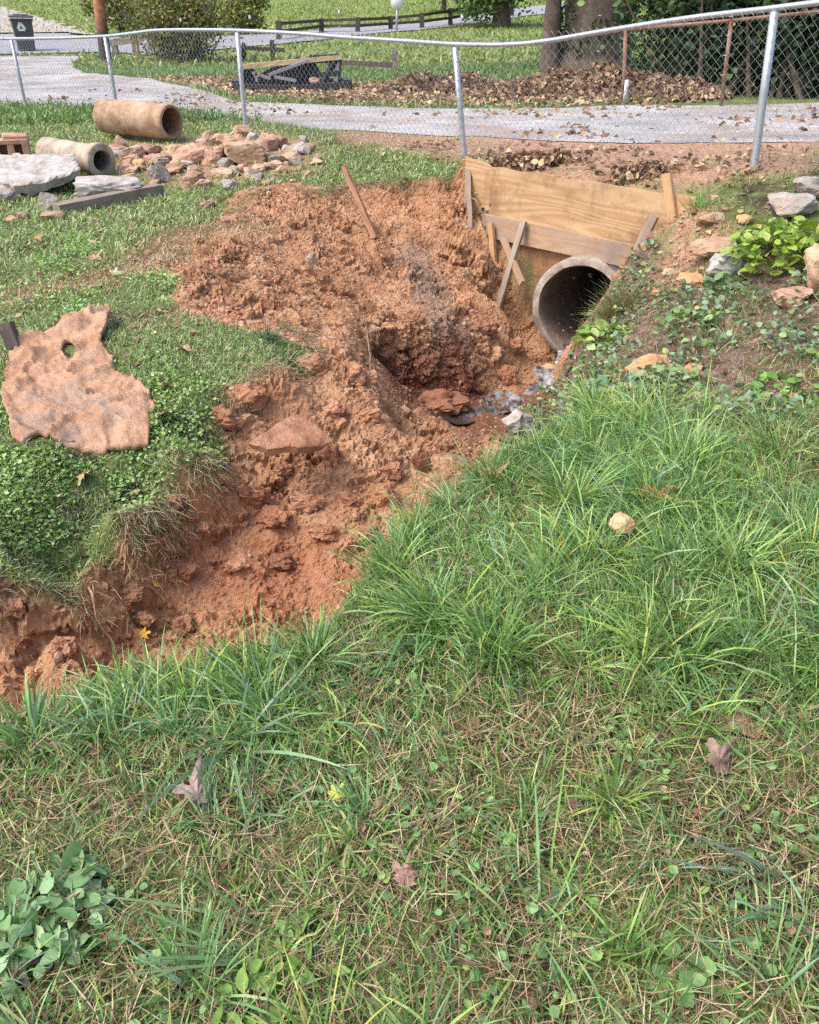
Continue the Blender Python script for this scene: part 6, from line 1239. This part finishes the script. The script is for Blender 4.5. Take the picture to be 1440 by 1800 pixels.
zb = at_d(840, 12, c[1])[2]; build('crown', [cloud([c[0]-1.0, c[1], zb+1.9], (3.2, 2.4, 2.3), 9000, .18, [(.075, .15, .05), (.12, .21, .07), (.17, .27, .09), (.34, .34, .08)], [3, 3, 2, .7], nclump=55)], leaf_m, True, t2)
c3 = hit(780, 22); t3 = thing('tree', 'small yellowing tree at the far roadside near the top edge', 'tree', c3); s3 = np.linalg.norm(c3-[0, 0, CAMZ])/F; V, Fc = trunk_mesh([c3, c3+[.1, 0, 60*s3]], [4*s3, 2*s3], 8, .02); obj('trunk', V, Fc, barkm, t3, True); build('crown', [cloud(c3+[0, 0, 50*s3], (46*s3, 40*s3, 34*s3), 3500, 6*s3, [(.36, .33, .06), (.24, .28, .07), (.44, .36, .07)], [3, 3, 1.5], nclump=30)], leaf_m, True, t3)
c4 = hit(1300, 95); t4 = thing('tree', 'tree whose light green leaves hang into the top right of the view', 'tree', c4+[0, 0, 0]); V, Fc = trunk_mesh([c4-[0, 0, .2], c4+[0, 0, 3], c4+[.2, 0, 6]], [.25, .2, .12], 10, .04, 6); obj('trunk', V, Fc, barkm, t4, True)
tpz = at_d(1260, 2, 17.0); build('crown', [cloud(tpz+[0, .5, .9], (2.6, 1.4, 1.0), 4200, .13, [(.13, .24, .07), (.20, .32, .10), (.09, .16, .05)], [3, 2, 2], nclump=34), cloud(c4+[0, 0, 6.5], (3, 3, 2.2), 7000, .18, IVD, [1, 1, 1, 1], nclump=50)], leaf_m, True, t4)
# heaps of raked leaves and debris
def heap_(px, py, rx, ry, h_, nleaf, label, seed, twig=60):
    c = hit(px, py); th = thing('leaf_pile', label, 'leaf pile', c); n = 26; V = []; Fc = []
    for i in range(n+1):
        for j in range(40): a = 2*PI*j/40; r_ = i/n; x, y = c[0]+math.cos(a)*rx*r_, c[1]+math.sin(a)*ry*r_; V.append((x, y, 0))
    V = np.array(V); rr = np.hypot((V[:, 0]-c[0])/rx, (V[:, 1]-c[1])/ry); hf = lambda x, y: h_*np.clip(1-np.hypot((x-c[0])/rx, (y-c[1])/ry)**1.6, 0, 1)*(1+.5*fbm2(x, y, 1.3, 3, seed+.5))
    V[:, 2] = H(V[:, 0], V[:, 1])+hf(V[:, 0], V[:, 1])-.02
    for i in range(n):
        for j in range(40): Fc.append((i*40+j, (i+1)*40+j, (i+1)*40+(j+1) % 40, i*40+(j+1) % 40))
    obj('mound', V, Fc, mud, th, True); a = rng.uniform(0, 6.28, nleaf); r_ = np.sqrt(rng.uniform(size=nleaf)); P_ = np.stack([c[0]+np.cos(a)*rx*r_, c[1]+np.sin(a)*ry*r_, np.zeros(nleaf)], 1); P_[:, 2] = H(P_[:, 0], P_[:, 1])+hf(P_[:, 0], P_[:, 1])+rng.uniform(0, .07, nleaf)
    build('leaves', [leafset(P_, rng.uniform(.07, .15, nleaf), .7, pal(nleaf, DL, [3, 3, 2, .8, 2.6]), .6, 1.1)], dryleaf_m, True, th)
    ss = []
    for k in range(twig):
        q = P_[rng.integers(nleaf)]; d_ = rng.normal(0, 1, 3); d_[2] = abs(d_[2])*.6; ss.append(tube(np.array([q-d_*.12, q+d_*.22]), [.010, .004], 4, False))
    V, Fc = join(*ss); obj('twigs', V, Fc, barkm, th, True)
heap_(1050, 165, 2.1, 1.2, .34, 4600, 'big heap of brown raked leaves against the huge trunk', 1)
heap_(1185, 172, 1.0, .8, .20, 2000, 'heap of dead leaves and sticks between the two rusty posts', 2)
heap_(930, 172, 1.5, .9, .22, 2000, 'low spread of brown leaves at the left of the big leaf heap', 3, 90)
heap_(740, 166, 1.1, .7, .22, 1500, 'low heap of brown leaves and roots right of the black scrap', 4, 80)
heap_(820, 160, .8, .6, .24, 1000, 'small dark heap of roots and leaves behind the fourth fence post', 5, 80)
# overhanging dead vegetation at the top edge of the plywood and by the hole
c = hit(930, 292); dv_ = thing('dead_leaves', 'clump of dead leaves hanging over the top edge of the plywood', 'dead leaves', c); n = 900; P_ = np.stack([rng.normal(c[0], .20, n), rng.normal(c[1], .10, n), np.zeros(n)], 1); P_[:, 2] = H(P_[:, 0], P_[:, 1])+rng.uniform(.0, .10, n); build('leaves', [leafset(P_, rng.uniform(.03, .07, n), .8, pal(n, DL, [2, 4, 1, .5, 3]), .6, 1.1)], dryleaf_m, True, dv_)
c = hit(1120, 308); d2 = thing('dead_leaves', 'dark clump of dead leaves and twigs left of the yellow stake', 'dead leaves', c); n = 400; P_ = np.stack([rng.normal(c[0], .13, n), rng.normal(c[1], .09, n), np.zeros(n)], 1); P_[:, 2] = H(P_[:, 0], P_[:, 1])+rng.uniform(.0, .07, n); build('leaves', [leafset(P_, rng.uniform(.025, .06, n), .8, pal(n, DL, [1, 4, 1, .5, 4]), .6, 1.1)], dryleaf_m, True, d2)
